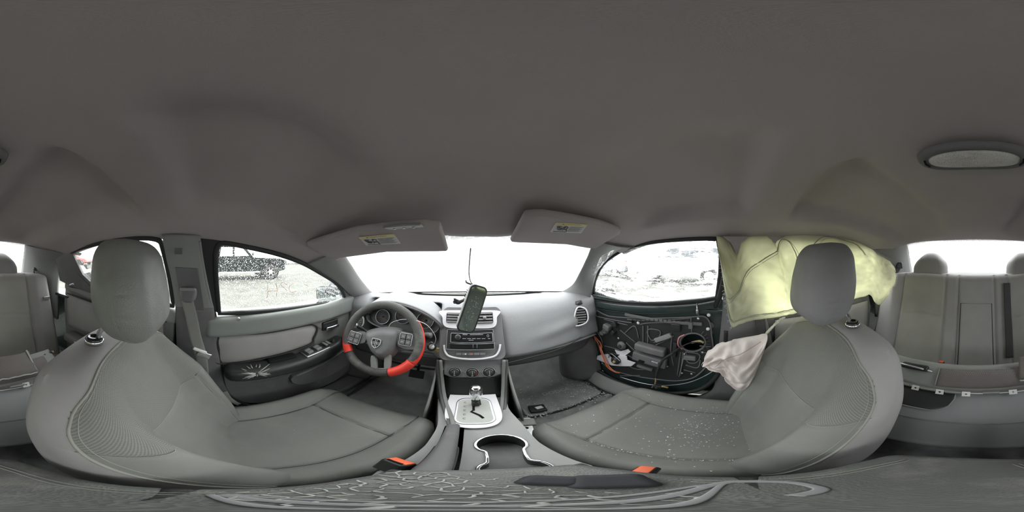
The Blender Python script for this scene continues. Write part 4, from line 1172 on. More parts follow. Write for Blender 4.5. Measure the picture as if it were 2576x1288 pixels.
# ================================================================== DASHBOARD
dashp = mat('dashboard_soft_plastic', (.285, .29, .302, 1), .62, var=.06, vs=4, bump=.3, bs=420, kind='voronoi', spec=.45, dust=DUST, dscale=7, damt=.1)
dashd = mat('dashboard_lower_plastic', (.18, .18, .19, 1), .6, var=.08, vs=4, bump=.25, bs=420, kind='voronoi', spec=.4, dust=DUST, dscale=9, damt=.12)


def dashboard():
    t = thing('dashboard', 'wide grey dashboard with radio, vents and instrument cluster', 'dashboard', (X0, .85, -.60))
    pr = [(1.05, -.262), (.98, -.245), (.90, -.243), (.84, -.258), (.79, -.290), (.755, -.335), (.730, -.385), (.708, -.44), (.692, -.485), (.690, -.505), (.705, -.522), (.76, -.535), (.86, -.56), (.98, -.60)]
    pc = cat([V((0, a, b_)) for a, b_ in pr], 5)
    def dp(u, v):
        x = lerp(-.69, .745, u); f = v * (len(pc) - 1); i = min(int(f), len(pc) - 2); p = pc[i].lerp(pc[i + 1], f - i)
        c = (x - X0) / .72; y, z = p.y, p.z
        y -= .07 * c * c * (1 - ss(v, .1, .5)) - .045 * c * c * ss(v, .2, .6)
        z -= .012 * c ** 4
        # bowl of the glovebox line: lower lip juts on the passenger side
        if x > .2: y -= .012 * math.exp(-((z + .44 - .12 * (x - .2)) / .03) ** 2) * ss(x, .2, .45)
        if x < -.1:     # driver side is set back below the cluster
            k = ss(-x, .12, .18); y += .035 * k * ss(-z, .30, .40) * (1 - ss(-x, .6, .68))
        y += .11 * (1 - ss(abs(x + .345), .19, .212)) * ss(-z, .252, .275) * (1 - ss(-z, .44, .47))
        y += .02 * (1 - ss(abs(x - .015), .13, .16)) * ss(-z, .27, .35) * (1 - ss(-z, .5, .52))
        return V((x, y, z))
    b = MB(); b.slab(dp, 120, 66, V((0, .02, -.008))); out(b, 'top_pad', dashp, t)
    # passenger seam line from the vent down to the centre stack
    sl = cat([P(1478, 834, Y=.735), P(1440, 862, Y=.70), P(1400, 880, Y=.685), P(1330, 900, Y=.675), P(1262, 916, Y=.672)], 8)
    out(MB().tube(sl, .0025, 6), 'lower_seam', seamd, t)
    # ---- knee panel below, both sides
    def knee(xa, xb): return lambda u, v: V((lerp(xa, xb, u), lerp(.70, .80, v) + .02 * math.sin(math.pi * v), lerp(-.515, -.66, v)))
    out(MB().slab(knee(.17, .70), 20, 8, V((0, .02, 0))), 'glovebox_lid', dashd, t)
    out(MB().slab(knee(-.66, -.13), 20, 8, V((0, .02, 0))), 'knee_panel', dashd, t)
    # ---- centre stack
    O = V((.0135, .745, -.36)); n = V((0, -.873, .487)); upv = V((0, .487, .873)); fr = frame(O, (1, 0, 0), upv)
    def cs(px, py): p = PP(px, py, O + n * .028, n) - O; return (p.x, p.dot(upv))
    face = rrect(-.140, -.158, .140, .110, .03)
    out(MB().plate([face], lambda a, b_, w=0: fr(a, b_, .012 + w + .012 * (1 - (a / .15) ** 2)), -.05), 'centre_fascia', dashd, t, smooth=False, bevel=.006)
    F = lambda a, b_, w=0: fr(a, b_, .026 + w)
    # vents surround (silver U)
    for sx, (x0, x1) in ((-1, (1124, 1160)), (1, (1205, 1243))):
        pass
    v0 = cs(1114, 781); v1 = cs(1249, 781); v2 = cs(1242, 821); v3 = cs(1123, 821)
    ring = [(v0[0], v0[1]), (v0[0] + .001, v0[1] - .035), (v3[0], v3[1] - .004), (0, v3[1] - .007), (v2[0], v2[1] - .004), (v1[0] - .001, v1[1] - .035), (v1[0], v1[1])]
    rc = cat([V((a, b_, 0)) for a, b_ in ring], 6, True)
    out(MB().plate([[(p.x, p.y) for p in rc]], lambda a, b_, w=0: F(a, b_, -.002 + w), .006), 'vent_surround', silverp, t, smooth=False, bevel=.002, label='bright silver surround of the centre vents')
    for (xa, xb) in ((1124, 1180), (1188, 1241)):
        a0, b0 = cs(xa, 786); a1, b1 = cs(xb, 813)
        vt = out(MB().plate([rrect(a0, b1, a1, b0, .007)], lambda a, b_, w=0: F(a, b_, .0050 + w), -.004), 'air_vent', blackm, t, smooth=False)
        for k in range(4):
            y = lerp(b0 - .006, b1 + .006, k / 3)
            out(MB().box(F((a0 + a1) / 2, y, .0085), (a1 - a0 - .006, .010, .0028), M=rot_to(n + V((0, 0, .5)), upv) , r=.001), 'slat', trimd, vt)
        for k in range(4):
            out(MB().box(F(lerp(a0 + .015, a1 - .015, k / 3), (b0 + b1) / 2, .0065), (.002, (b0 - b1) * .8, .002), M=rot_to(n, upv)), 'fin', black, vt)
        out(MB().box(F((a0 + a1) / 2 + .008, (b0 + b1) / 2, .013), (.014, .012, .006), M=rot_to(n, upv), r=.002), 'slider', satin, vt)
    # radio
    a0, b0 = cs(1126, 829); a1, b1 = cs(1244, 878)
    rd = out(MB().plate([rrect(a0, b1, a1, b0, .004)], F, .004), 'radio', black, t, smooth=False, bevel=.001)
    out(MB().tube([F(p[0], p[1], .005) for p in rrect(a0, b1, a1, b0, .004)], .0018, 6, closed=True), 'radio_frame', trimg, rd)
    c0, d0 = cs(1135, 838); c1, d1 = cs(1240, 860)
    out(MB().plate([rrect(c0, d1, c1, d0, .002)], lambda a, b_, w=0: F(a, b_, .004 + w), .004), 'radio_face', piano, rd, smooth=False, bevel=.001)
    out(MB().tube([F(p[0], p[1], .008) for p in rrect(c0, d1, c1, d0, .003)], .0010, 5, closed=True), 'face_rim', satin, rd)
    k0 = cs(1152, 848); out(MB().lathe([(.011, 0), (.0105, .006), (.009, .008), (0, .008)], F(k0[0], k0[1], .008), n, 24), 'volume_knob', black, rd)
    out(MB().tube([F(k0[0] + .0115 * math.cos(a), k0[1] + .0115 * math.sin(a), .009) for a in [2 * math.pi * k / 20 for k in range(20)]], .0007, 5, closed=True), 'knob_ring', satin, rd)
    for (x, y, w_, h_) in ((1170, 842, 12, 3), (1195, 842, 26, 3), (1210, 842, 10, 2.5), (1168, 852, 9, 2), (1180, 852, 9, 2), (1192, 852, 9, 2), (1204, 852, 9, 2), (1216, 852, 9, 2), (1185, 856, 12, 2), (1230, 852, 5, 2)):
        c = cs(x, y); out(MB().box(F(c[0], c[1], .009), (w_ * .0017, h_ * .0016, .0015), M=rot_to(n, upv), r=.0004), 'radio_button', satin, rd)
    c = cs(1227, 845); out(MB().tube([F(c[0] + .004 * math.cos(a), c[1] + .006 * math.sin(a), .009) for a in [2 * math.pi * k / 14 for k in range(14)]], .0009, 5, closed=True), 'usb_mark', satin, rd)
    e0, f0 = cs(1130, 865); e1, f1 = cs(1246, 876)
    out(MB().plate([rrect(e0 + .004, f1, e1 - .004, f0, .002)], lambda a, b_, w=0: F(a, b_, .005 + w), .0005), 'storage_slot', blackm, rd, smooth=False)
    for x in (1190, 1200): out(MB().tube([F(*cs(x, 866), .006), F(*cs(x, 876), .006)], .0012, 5), 'slot_rib', trimg, rd)
    out(MB().tube([F(e0, f0 + .002, .006), F(e1, f0 + .002, .006)], .0014, 5), 'slot_lip', satin, rd)
    # hazard row
    h0 = cs(1147, 886); h1 = cs(1222, 894)
    hz = out(MB().plate([rrect(h0[0], h1[1], h1[0], h0[1], .002)], F, .003), 'switch_row', black, t, smooth=False, bevel=.001)
    for k in range(5):
        xx = lerp(h0[0], h1[0], (k + .5) / 5); out(MB().box(F(xx, (h0[1] + h1[1]) / 2, .004), ((h1[0] - h0[0]) / 5 - .002, (h0[1] - h1[1]) * .8, .003), M=rot_to(n, upv), r=.0006), 'push_button', trimd, hz)
    c = cs(1186, 890); out(MB().plate([[(c[0] - .004, c[1] - .003), (c[0] + .004, c[1] - .003), (c[0], c[1] + .004)], [(c[0] - .002, c[1] - .002), (c[0] + .002, c[1] - .002), (c[0], c[1] + .0022)]], lambda a, b_, w=0: F(a, b_, .006 + w), .0006), 'hazard_triangle', needle, hz, smooth=False)
    c = cs(1171, 891); out(MB().box(F(c[0], c[1], .006), (.006, .006, .001), M=rot_to(n, upv)), 'button_mark', tick, hz)
    # silver U under the fascia
    U = [cs(1117, 868), cs(1120, 886), cs(1135, 898), cs(1188, 904), cs(1240, 898), cs(1255, 884), cs(1259, 866)]
    rc = cat([V((a, b_, 0)) for a, b_ in U], 8)
    out(MB().tube([F(p.x, p.y, -.004) for p in rc], 1, 10, flat=(.009, .010, n)), 'lower_chrome_trim', silverp, t, label='bright silver trim curving under the centre stack')
    # ---- climate panel
    O2 = V((.0135, .655, -.53)); n2 = V((0, -.86, .51)).normalized(); up2 = V((0, .51, .86)).normalized(); f2 = frame(O2, (1, 0, 0), up2)
    cp = [(-.122, .062), (.122, .062), (.112, -.045), (.085, -.058), (-.085, -.058), (-.112, -.045)]
    out(MB().plate([cp], f2, -.10), 'climate_panel', dashd, t, smooth=False, bevel=.006)
    for i, (x, y) in enumerate(((1144, 936), (1188, 937), (1230, 936))):
        p = PP(x, y, O2, n2); kn = out(MB().lathe([(.0265, 0), (.0265, .003), (.021, .004), (.0205, .003), (.015, .004), (.0135, .020), (.012, .022), (0, .022)], p, n2, 32), 'climate_knob', black, t)
        out(MB().tube([p + V((math.cos(a) * .0255, 0, 0)) + up2 * (math.sin(a) * .0255) + n2 * .004 for a in [2 * math.pi * k / 32 for k in range(32)]], .0010, 6, closed=True), 'knob_ring', satin, kn)
        arc_ = [p + V((math.cos(a) * .018, 0, 0)) + up2 * (math.sin(a) * .018) + n2 * .0045 for a in [R(20 + 140 * k / 10) for k in range(11)]]
        out(MB().tube(arc_, .0011, 5), 'scale_arc', tick, kn)
        if i == 1: out(MB().tube([p + V((math.cos(a) * .018, 0, 0)) + up2 * (math.sin(a) * .018) + n2 * .0045 for a in [R(-50 + 60 * k / 8) for k in range(9)]], .0012, 5), 'red_arc', needle, kn)
        out(MB().box(p + up2 * .0 + n2 * .0225, (.003, .022, .003), M=rot_to(n2, up2), r=.0008), 'pointer', trimg, kn)
        for sx in (-1, 1):
            out(MB().box(p + V((sx * .029, 0, 0)) + n2 * .0015 + up2 * .003, (.004, .0015, .001), M=rot_to(n2, up2)), 'scale_dash', tick, kn)
        out(MB().box(p - up2 * .018 + n2 * .0048, (.008, .003, .001), M=rot_to(n2, up2)), 'knob_symbol', tick, kn)
    # ---- side air vents
    def side_vent(c, nn, upq, w_, h_, lab):
        fr_ = frame(c, V(upq).cross(V(nn)) * 1.0, upq); fr2 = lambda a, b_, w=0: fr_(a, b_, w)
        pts = [(-w_ * .60, -h_ * .50), (w_ * .15, -h_ * .52), (w_ * .55, -h_ * .25), (w_ * .50, h_ * .30), (w_ * .15, h_ * .52), (-w_ * .30, h_ * .45)]
        pc_ = [(p.x, p.y) for p in cat([V((a, b_, 0)) for a, b_ in pts], 4, True)]
        vt = out(MB().plate([pc_], lambda a, b_, w=0: fr2(a, b_, w), -.02), 'air_vent', blackm, t, smooth=False)
        out(MB().tube([fr2(a, b_, .002) for a, b_ in pc_], .0048, 8, closed=True), 'vent_rim', silverp, vt, label=lab)
        for k in range(6):
            y = lerp(-h_ * .38, h_ * .38, k / 5); ww = w_ * (.92 - .25 * abs(k - 2.5) / 2.5)
            out(MB().box(fr2(-.0 * w_, y, .003), (ww, .009, .0022), M=rot_to(V(nn) + V((0, 0, .4)), upq), r=.0008), 'slat', trimd, vt)
    side_vent(P(1461, 795, Y=.735), V((-.45, -.85, .28)).normalized(), V((.1, .25, .96)).normalized(), .075, .102, 'bright silver rim of the right vent')
    side_vent(P(903, 808, Y=.720), V((.35, -.88, .28)).normalized(), V((0, .28, .96)).normalized(), .05, .07, 'silver rim of the left vent')
    c = P(1455, 762, Y=.775)
    dv = out(MB().box(c, (.05, .028, .02), M=rot_to(V((-.4, -.6, .7)), (0, .3, 1)), r=.009), 'window_demist_vent', black, t)
    for k in range(3): out(MB().box(c + V((-.003, -.008, .004 - k * .006 + .006)), (.036, .003, .002), r=.0005), 'slat', trimg, dv)
    # ---- instrument cluster
    O3 = V((-.345, .80, -.345)); n3 = V((0, -.93, .37)).normalized(); u3 = V((0, .37, .93)).normalized(); f3 = frame(O3, (1, 0, 0), u3)
    cl = [(-.195, -.05), (-.20, .0), (-.175, .045), (-.10, .062), (0, .066), (.10, .062), (.175, .045), (.20, .0), (.195, -.05), (.12, -.075), (0, -.08), (-.12, -.075)]
    clc = [(p.x, p.y) for p in cat([V((a, b_, 0)) for a, b_ in cl], 4, True)]
    cu = out(MB().plate([clc], f3, -.02), 'instrument_cluster', trimd, t, smooth=False, bevel=.003)
    out(MB().tube([f3(a, b_, .018) for a, b_ in clc], 1, 8, closed=True, flat=(.040, .008, u3)), 'cluster_rim', trimg, cu)
    for i, (gx, gy, gr) in enumerate(((965, 797, .045), (1016, 795, .046), (1071, 806, .045))):
        p = PP(gx, gy, O3 + n3 * .006, n3)
        g = out(MB().lathe([(gr, 0), (gr * .97, .012), (gr * .90, .012), (gr * .86, .004), (0, .004)], p, n3, 40), 'gauge', gauge, cu)
        out(MB().tube([p + V((math.cos(a) * gr * .95, 0, 0)) + u3 * (math.sin(a) * gr * .95) + n3 * .013 for a in [2 * math.pi * k / 40 for k in range(40)]], .0018, 6, closed=True), 'bezel_ring', satin, g)
        b = MB()
        for k in range(17):
            a = R(-50 + 280 * k / 16); d_ = V((math.cos(a), 0, 0)) + u3 * math.sin(a)
            b.tube([p + d_ * gr * .68 + n3 * .0045, p + d_ * gr * (.80 if k % 2 == 0 else .76) + n3 * .0045], .0007, 4)
        o_ = out(b, 'scale_marks', tick, g); o_['kind'] = 'stuff'
        for a in ((R(200),) if i != 0 else (R(205), R(-25))):
            d_ = V((math.cos(a), 0, 0)) + u3 * math.sin(a)
            out(MB().tube([p + n3 * .008, p + d_ * gr * .72 + n3 * .007], [.0016, .0006], 5), 'needle', needle, g)
        out(MB().lathe([(.006, .004), (.005, .010), (0, .010)], p, n3, 16), 'needle_hub', black, g)
    # hood over the cluster
    def hood(u, v):
        a = math.pi * (1.06 * u - .03); rx = .225; rz = .150 + .010 * math.sin(a)
        return V((-.345 + math.cos(a) * rx, lerp(.84, .695, v) + .05 * (1 - math.sin(max(0, min(math.pi, a)))) * v, -.385 + math.sin(a) * rz * (1 - .05 * v) + .012 * (1 - v)))
    out(MB().slab(hood, 44, 12, .010), 'cluster_hood', dashp, t)
    out(MB().tube([hood(u / 43, 1) + V((0, -.002, 0)) for u in range(44)], .0055, 8), 'hood_lip', trimd, t)
    # demister slot at the base of the glass
    out(MB().box((X0, .985, -.243), (.9, .02, .008), r=.003), 'demister_slot', blackm, t)


dashboard()

# ================================================================== STEERING WHEEL
def steering():
    Cc = V((-.360, .597, -.388)); th = R(27); n = V((0, -math.cos(th), math.sin(th))); u = V((1, 0, 0)); v = V((0, math.sin(th), math.cos(th)))
    n = V((.10, -math.cos(th), math.sin(th))).normalized(); u = v.cross(n).normalized(); v = n.cross(u).normalized()
    t = thing('steering_wheel', 'black steering wheel with perforated cover and red-orange lower grips', 'steering wheel', Cc)
    fr = lambda a, b_, w=0: Cc + u * a + v * b_ + n * w
    def wp(px, py, w=0): p = PP(px, py, Cc + n * w, n) - Cc; return (p.dot(u), p.dot(v))
    Rr = .168; rr = .0200
    pos = lambda a, k=1: fr(Rr * math.cos(a) * k, Rr * math.sin(a) * k)
    grip = mat('perforated_wheel_cover', (.075, .075, .072, 1), .55, var=.15, vs=14, bump=.7, bs=420, kind='voronoi', dust=DUST, dscale=9, damt=.45)
    out(MB().tube([pos(2 * math.pi * k / 96) for k in range(96)], rr, 16, closed=True), 'rim', grip, t)
    for (a0, a1) in ((-64, -28), (-152, -138)):
        N = 14; ang = [R(lerp(a0, a1, k / N)) for k in range(N + 1)]
        out(MB().tube([pos(a, 1.004) for a in ang], rr + .0012, 16), 'red_grip', red, t, label='red-orange rubber grip section')
    for (a0, a1) in ((-28, 38), (-152, -192)):      # the red wraps up the outer edge in a taper
        N = 24; ang = [R(lerp(a0, a1, k / N)) for k in range(N + 1)]; rad = [lerp(rr + .0012, .004, (k / N) ** .8) for k in range(N + 1)]
        out(MB().tube([pos(a, (Rr + .0006 + (rr + .0018 - q)) / Rr) for a, q in zip(ang, rad)], rad, 14), 'red_edge', red, t, label='red-orange tapering edge')
    for a in (-64, -138): out(MB().tube([pos(R(a - .6), 1.004), pos(R(a + .6), 1.004)], rr + .0016, 16), 'grip_joint', rubber, t)
    # hub pad
    hp = [(908, 834), (938, 823), (968, 820), (998, 824), (1008, 834), (1003, 862), (990, 890), (972, 905), (957, 910), (942, 905), (924, 888), (912, 862)]
    L = [wp(*p, .02) for p in hp]; Lc = cat([V((a, b_, 0)) for a, b_ in L], 4, True); c = sum(Lc, V()) / len(Lc)
    b = MB(); rows = []; K = 7
    for j in range(K + 1):
        f = j / K; h = -.030 + .060 * math.sin(min(1, f * 2.2) * math.pi / 2) if f > 0 else -.030
        rows.append([fr(lerp(p.x, c.x, f if f < .2 else f), lerp(p.y, c.y, f), h) for p in Lc])
    N = len(Lc); b.add([p for r_ in rows for p in r_], [(j * N + i, j * N + (i + 1) % N, (j + 1) * N + (i + 1) % N, (j + 1) * N + i) for j in range(K) for i in range(N)])
    b.add(rows[0], [tuple(range(N))])
    hub = out(b, 'hub_pad', trimd, t)
    # spokes
    def spoke(pts, w0, th_, name, m, parent=t):
        l = [wp(*p, w0) for p in pts]; return out(MB().plate([[(q.x, q.y) for q in cat([V((a, b_, 0)) for a, b_ in l], 3, True)]], lambda a, b_, w=0: fr(a, b_, w0 + w), -th_), name, m, parent, smooth=False, bevel=.003)
    spoke([(874, 842), (915, 834), (918, 862), (880, 862)], .008, .022, 'spoke', trimd)
    spoke([(996, 832), (1010, 833), (1040, 842), (1050, 858), (1040, 880), (1000, 870)], .008, .022, 'spoke', trimd)
    spoke([(932, 896), (946, 903), (946, 938), (934, 934)], .004, .018, 'lower_spoke', trimg)
    spoke([(966, 903), (982, 893), (980, 932), (968, 940)], .004, .018, 'lower_spoke', trimg)
    spoke([(932, 928), (980, 928), (975, 944), (935, 942)], .003, .014, 'lower_spoke_bridge', trimg)
    for (x0, y0, x1, y1) in ((881, 838, 903, 861), (1008, 841, 1034, 867)):
        q = [wp(x0, y0, .012), wp(x1, y0, .012), wp(x1, y1, .012), wp(x0, y1, .012)]
        bx0, bx1 = min(p[0] for p in q), max(p[0] for p in q); by0, by1 = min(p[1] for p in q), max(p[1] for p in q)
        bp = out(MB().plate([rrect(bx0, by0, bx1, by1, .006)], lambda a, b_, w=0: fr(a, b_, .010 + w), .004), 'button_pad', black, t, smooth=False, bevel=.001)
        out(MB().tube([fr(a, b_, .0145) for a, b_ in rrect(bx0, by0, bx1, by1, .006)], .0014, 6, closed=True), 'button_rim', satin, bp)
        for i in range(2):
            for j in range(2):
                w_ = (bx1 - bx0) / 2 - .006; h_ = (by1 - by0) / 2 - .006
                out(MB().box(fr(lerp(bx0, bx1, .27 + .46 * i), lerp(by0, by1, .27 + .46 * j), .0150), (w_, h_, .004), M=rot_to(n, v), r=.0015), 'push_button', trimd, bp)
                out(MB().box(fr(lerp(bx0, bx1, .27 + .46 * i), lerp(by0, by1, .27 + .46 * j), .0173), (w_ * .5, .0012, .0006), M=rot_to(n, v)), 'button_mark', tick, bp)
    # crest: shield with a cross
    ec = wp(945, 863, .034); E = lambda a, b_, w=0: fr(ec[0] + a, ec[1] + b_, .031 + w)
    sh = [(-.021, .020), (-.008, .022), (.008, .022), (.021, .020), (.021, -.002), (.012, -.018), (0, -.025), (-.012, -.018), (-.021, -.002)]
    out(MB().plate([sh, [(x * .86, y * .86) for x, y in sh]], E, .004), 'crest_shield', satin, t, smooth=False, label='chrome shield-shaped badge outline')
    out(MB().plate([sh], lambda a, b_, w=0: E(a, b_, -.002 + w), .003), 'crest_field', black, t, smooth=False)
    for k in (-1, 1):
        out(MB().plate([[(k * .0030 - .0009, -.019), (k * .0030 + .0009, -.019), (k * .0034 + .0009, .017), (k * .0034 - .0009, .017)]], E, .004), 'crest_bar', satin, t, smooth=False)
        out(MB().plate([[(-.016, k * .0032 + .0009), (.016, k * .0032 + .0009), (.016, k * .0032 - .0009), (-.016, k * .0032 - .0009)]], E, .004), 'crest_bar', satin, t, smooth=False)
    c = wp(953, 886, .03); out(MB().plate([rrect(c[0] - .012, c[1] - .004, c[0] + .012, c[1] + .004, .002), rrect(c[0] - .011, c[1] - .003, c[0] + .011, c[1] + .003, .002)], lambda a, b_, w=0: fr(a, b_, .029 + w), .001), 'airbag_stamp', trimg, t, smooth=False)
    # column shroud behind, stalks, ignition
    k = thing('steering_column', 'dark steering column shroud with stalks behind the wheel', 'steering column', (-.345, .70, -.45))
    out(MB().tube([Cc - n * .035, Cc - n * .10, Cc - n * .16 + V((0, 0, .0))], [.045, .06, .065], 20), 'shroud', trimd, k)
    st = out(MB().tube(cat([Cc - n * .05 + V((-.03, 0, 0)), P(918, 830, Y=.665), P(895, 818, Y=.66)], 5), [.008] * 6 + [.009, .011, .011, .011, .009], 12), 'left_stalk', black, k)
    out(MB().lathe([(.0125, 0), (.0125, .02), (.009, .022), (0, .022)], P(900, 820, Y=.66), (P(895, 818, Y=.66) - P(918, 830, Y=.665)), 14), 'stalk_ring', satin, k)
    out(MB().tube(cat([Cc - n * .05 + V((.03, 0, 0)), P(1060, 842, Y=.68), P(1086, 845, Y=.675)], 5), [.007] * 6 + [.009, .012, .013, .013, .011], 12), 'right_stalk', trimd, k)


steering()
t = thing('ignition_lock', 'round ignition lock with key and crusty yellow broken edge', 'ignition lock', P(1087, 873, Y=.69))
pi_ = P(1087, 873, Y=.70); ni = V((.0, -.87, .48))
out(MB().lathe([(.021, 0), (.021, .010), (.018, .014), (.012, .014), (.012, .010), (0, .010)], pi_, ni, 24), 'lock_barrel', black, t)
out(MB().lathe([(.012, 0), (.012, .004), (0, .004)], P(1086, 872, Y=.682), V((.2, -.9, .4)), 20), 'key_fob', white, t)
out(MB().tube([P(1083 + 6 * math.cos(a), 865 + 5 * math.sin(a), Y=.680) for a in [2 * math.pi * k / 14 for k in range(14)]], .0012, 6, closed=True), 'key_ring', chrome, t)
b = MB().box((0, 0, 0), (.04, .02, .028), r=.009, n=(6, 2, 5), deform=lambda p: p * (1 + .5 * noise.noise(p * 90)))
b.v = [x + P(1100, 880, Y=.70) for x in b.v]; out(b, 'broken_foam', amberp, t, label='crumbly yellow foam edge')
o = out(MB().tube(cat([P(977, 825, Y=.655), P(985, 812, Y=.655), P(1010, 804, Y=.65), P(1040, 805, Y=.65), P(1070, 815, Y=.65), P(1088, 833, Y=.66), P(1096, 850, Y=.67), P(1094, 862, Y=.68), P(1086, 871, Y=.68)], 8) +
       cat([P(1080, 878, Y=.69), P(1050, 886, Y=.70), P(1010, 884, Y=.70)], 6), .0012, 6), 'white_cord', white)
tag(o, 'thin white cord looped behind the steering wheel to the ignition key', 'cord')


# ================================================================== CENTRE CONSOLE
def console():
    t = thing('centre_console', 'grey centre console with shifter plate, cup holders and handbrake slot', 'console', (X0, .2, -.99))
    zt = -.72
    def cz_(y): return zt + .05 * ss(y, .50, .62)
    outl = [(-.082, .10), (-.083, .30), (-.082, .42), (-.100, .52), (-.118, .62), (-.118, .68), (.145, .68), (.145, .62), (.128, .52), (.138, .42), (.137, .30), (.126, .10)]
    oc = [(p.x, p.y) for p in cat([V((a, b_, 0)) for a, b_ in outl], 3, True)]
    # cup holder outline: two joined circles with a waist
    cup = []
    c1 = (.062, .312); c2 = (.056, .190); r1 = .050; r2 = .046
    for k in range(17): a = R(-48 + 276 * k / 16); cup.append((c1[0] + r1 * math.cos(a), c1[1] + r1 * math.sin(a)))
    for k in range(15): a = R(132 + 276 * k / 14 ); cup.append((c2[0] + r2 * math.cos(a), c2[1] + r2 * math.sin(a)))
    cup = [(p.x, p.y) for p in cat([V((a, b_, 0)) for a, b_ in cup], 2, True)]
    brake = rrect(-.062, .145, -.012, .42, .010)
    binh = rrect(-.098, .585, .125, .665, .012)
    out(MB().plate([oc, cup, brake], lambda a, b_, w=0: V((a, b_, zt + w)), -.012), 'top_panel', mat('console_grey', (.33, .337, .335, 1), .55, var=.06, vs=5, bump=.2, bs=450, dust=DUST, dscale=9, damt=.15), t, smooth=False, bevel=.003)
    # walls
    b = MB(); N = len(oc); zb = -.985
    for j, (z, k) in enumerate(((zt - .004, 1.0), (zt - .05, 1.03), (-.86, 1.10), (zb, 1.18))):
        pass
    b.slab(lambda u, v: (lambda q, s_: V((X0 - .003 + (q[0] - X0 + .003) * s_, q[1], lerp(zt - .002, zb, v))))(oc[int(round(u * (N))) % N], 1 + .14 * v), N + 1, 6, V((0, 0, -.001)))
    out(b, 'side_wall', trimd, t)
    # cup holder
    cw_ = MB(); M_ = len(cup); cc = (.06, .25)
    cw_.add([V((a, b_, zt + .001)) for a, b_ in cup] + [V((cc[0] + (a - cc[0]) * .93, cc[1] + (b_ - cc[1]) * .93, zt - .075)) for a, b_ in cup], [(i, (i + 1) % M_, M_ + (i + 1) % M_, M_ + i) for i in range(M_)])
    wl = out(cw_, 'cup_holder', black, t)
    out(MB().plate([[(cc[0] + (a - cc[0]) * .95, cc[1] + (b_ - cc[1]) * .95) for a, b_ in cup]], lambda a, b_, w=0: V((a, b_, zt - .074 + w)), -.004), 'cup_floor', matr, wl, smooth=False)
    out(MB().tube([V((a, b_, zt + .002)) for a, b_ in cup], 1, 8, closed=True, flat=(.0065, .005, (0, 0, 1))), 'cup_rim', chrome, wl, label='bright chrome rim of the cup holders')
    # shifter plate
    sp = rrect(-.072, .405, .098, .60, .03, 5)
    spo = [(p.x, p.y) for p in cat([V((a, b_, 0)) for a, b_ in [(-.070, .60), (-.074, .50), (-.060, .435), (-.02, .405), (.04, .402), (.080, .425), (.098, .48), (.098, .60)]], 5)]
    tilt = lambda a, b_, w=0: V((a, b_, zt + .008 + (b_ - .40) * .10 + w))
    out(MB().plate([spo], tilt, .004), 'shifter_plate', silverp, t, smooth=False, bevel=.002, label='bright silver plate round the gear selector')
    out(MB().tube([tilt(a, b_, .004) for a, b_ in rrect(-.038, .425, .070, .575, .028, 5)], 1, 8, closed=True, flat=(.010, .006, (0, 0, 1))), 'gate_surround', satin, t)
    gt = out(MB().plate([rrect(-.036, .427, .068, .573, .026, 5)], lambda a, b_, w=0: tilt(a, b_, .005 + w), .002), 'gate_panel', mat('gate_panel_pale', (.50, .52, .49, 1), .4), t, smooth=False, label='pale gear gate panel')
    zig = [(.008, .562), (.036, .562), (.036, .535), (.014, .525), (.014, .500), (.006, .492), (.030, .470), (.040, .452)]
    out(MB().tube([tilt(a, b_, .0078) for a, b_ in zig], 1, 6, flat=(.009, .002, (0, 0, 1))), 'gear_slot', blackm, gt)
    for k in range(5):
        c = (-.012, .548 - k * .024); out(MB().tube([tilt(c[0] + .005 * math.cos(a), c[1] + .004 * math.sin(a), .0075) for a in [R(60 + 240 * q / 8) for q in range(9)]], .0009, 4), 'gear_mark', ink, gt)
    # storage bin in front
    out(MB().slab(lambda u, v: V((lerp(-.105, .132, u), lerp(.600, .665, v), lerp(-.712, -.60, v ** 1.5))), 8, 8, V((0, .012, -.01))), 'storage_bin', black, t)
    for x in (1190, 1228): out(MB().box(P(x, 970, Y=.655), (.018, .004, .010), r=.0015), 'socket_mark', trimg, t)
    # rising side rails (silver-grey)
    for sx, pp in ((-1, [(1108, 906), (1112, 950), (1119, 1000), (1134, 1045), (1141, 1070)]), (1, [(1268, 906), (1266, 950), (1264, 1000), (1257, 1050), (1247, 1078)])):
        ys = [.655, .635, .575, .47, .41]
        rl = cat([P(x, y, Y=yy) for (x, y), yy in zip(pp, ys)], 6)
        out(MB().tube(rl, 1, 8, flat=(.014, .012, (0, 0, 1))), 'side_rail', trimg, t)
        N = len(rl)
        out(MB().slab(lambda u, v: V((rl[int(u * (N - 1) + .5)].x + sx * (.004 + .012 * v * (1 - u)), rl[int(u * (N - 1) + .5)].y, lerp(rl[int(u * (N - 1) + .5)].z, min(-.725, rl[int(u * (N - 1) + .5)].z - .01), v))), N, 5, V((sx * .012, 0, 0))), 'rail_wall', trimd, t)
        out(MB().slab(lambda u, v: V((rl[0].x + sx * (.016 + .02 * v), lerp(.50, .72, u), lerp(lerp(-.715, -.52, u), -.985, v))), 8, 8, V((sx * .008, 0, 0))), 'front_cheek', trimg, t)
    # gear selector
    g = thing('gear_selector', 'chrome-topped gear selector knob standing in the silver plate', 'gear lever', (.022, .54, -.70))
    bx = V((.022, .540, -.700))
    out(MB().tube([bx, bx + V((0, -.008, .06))], .008, 12), 'shaft', black, g)
    out(MB().box(bx + V((0, -.004, .02)), (.028, .028, .03), r=.008), 'boot', black, g)
    out(MB().lathe([(.010, 0), (.016, .012), (.020, .030), (.0225, .055), (.022, .085), (.018, .098), (.010, .103), (0, .104)], bx + V((0, -.006, .055)), (0, -.10, 1), 28), 'knob', chrome, g)
    # handbrake
    h = thing('handbrake', 'dark grey handbrake lever beside the cup holders', 'handbrake', (-.037, .28, -.73))
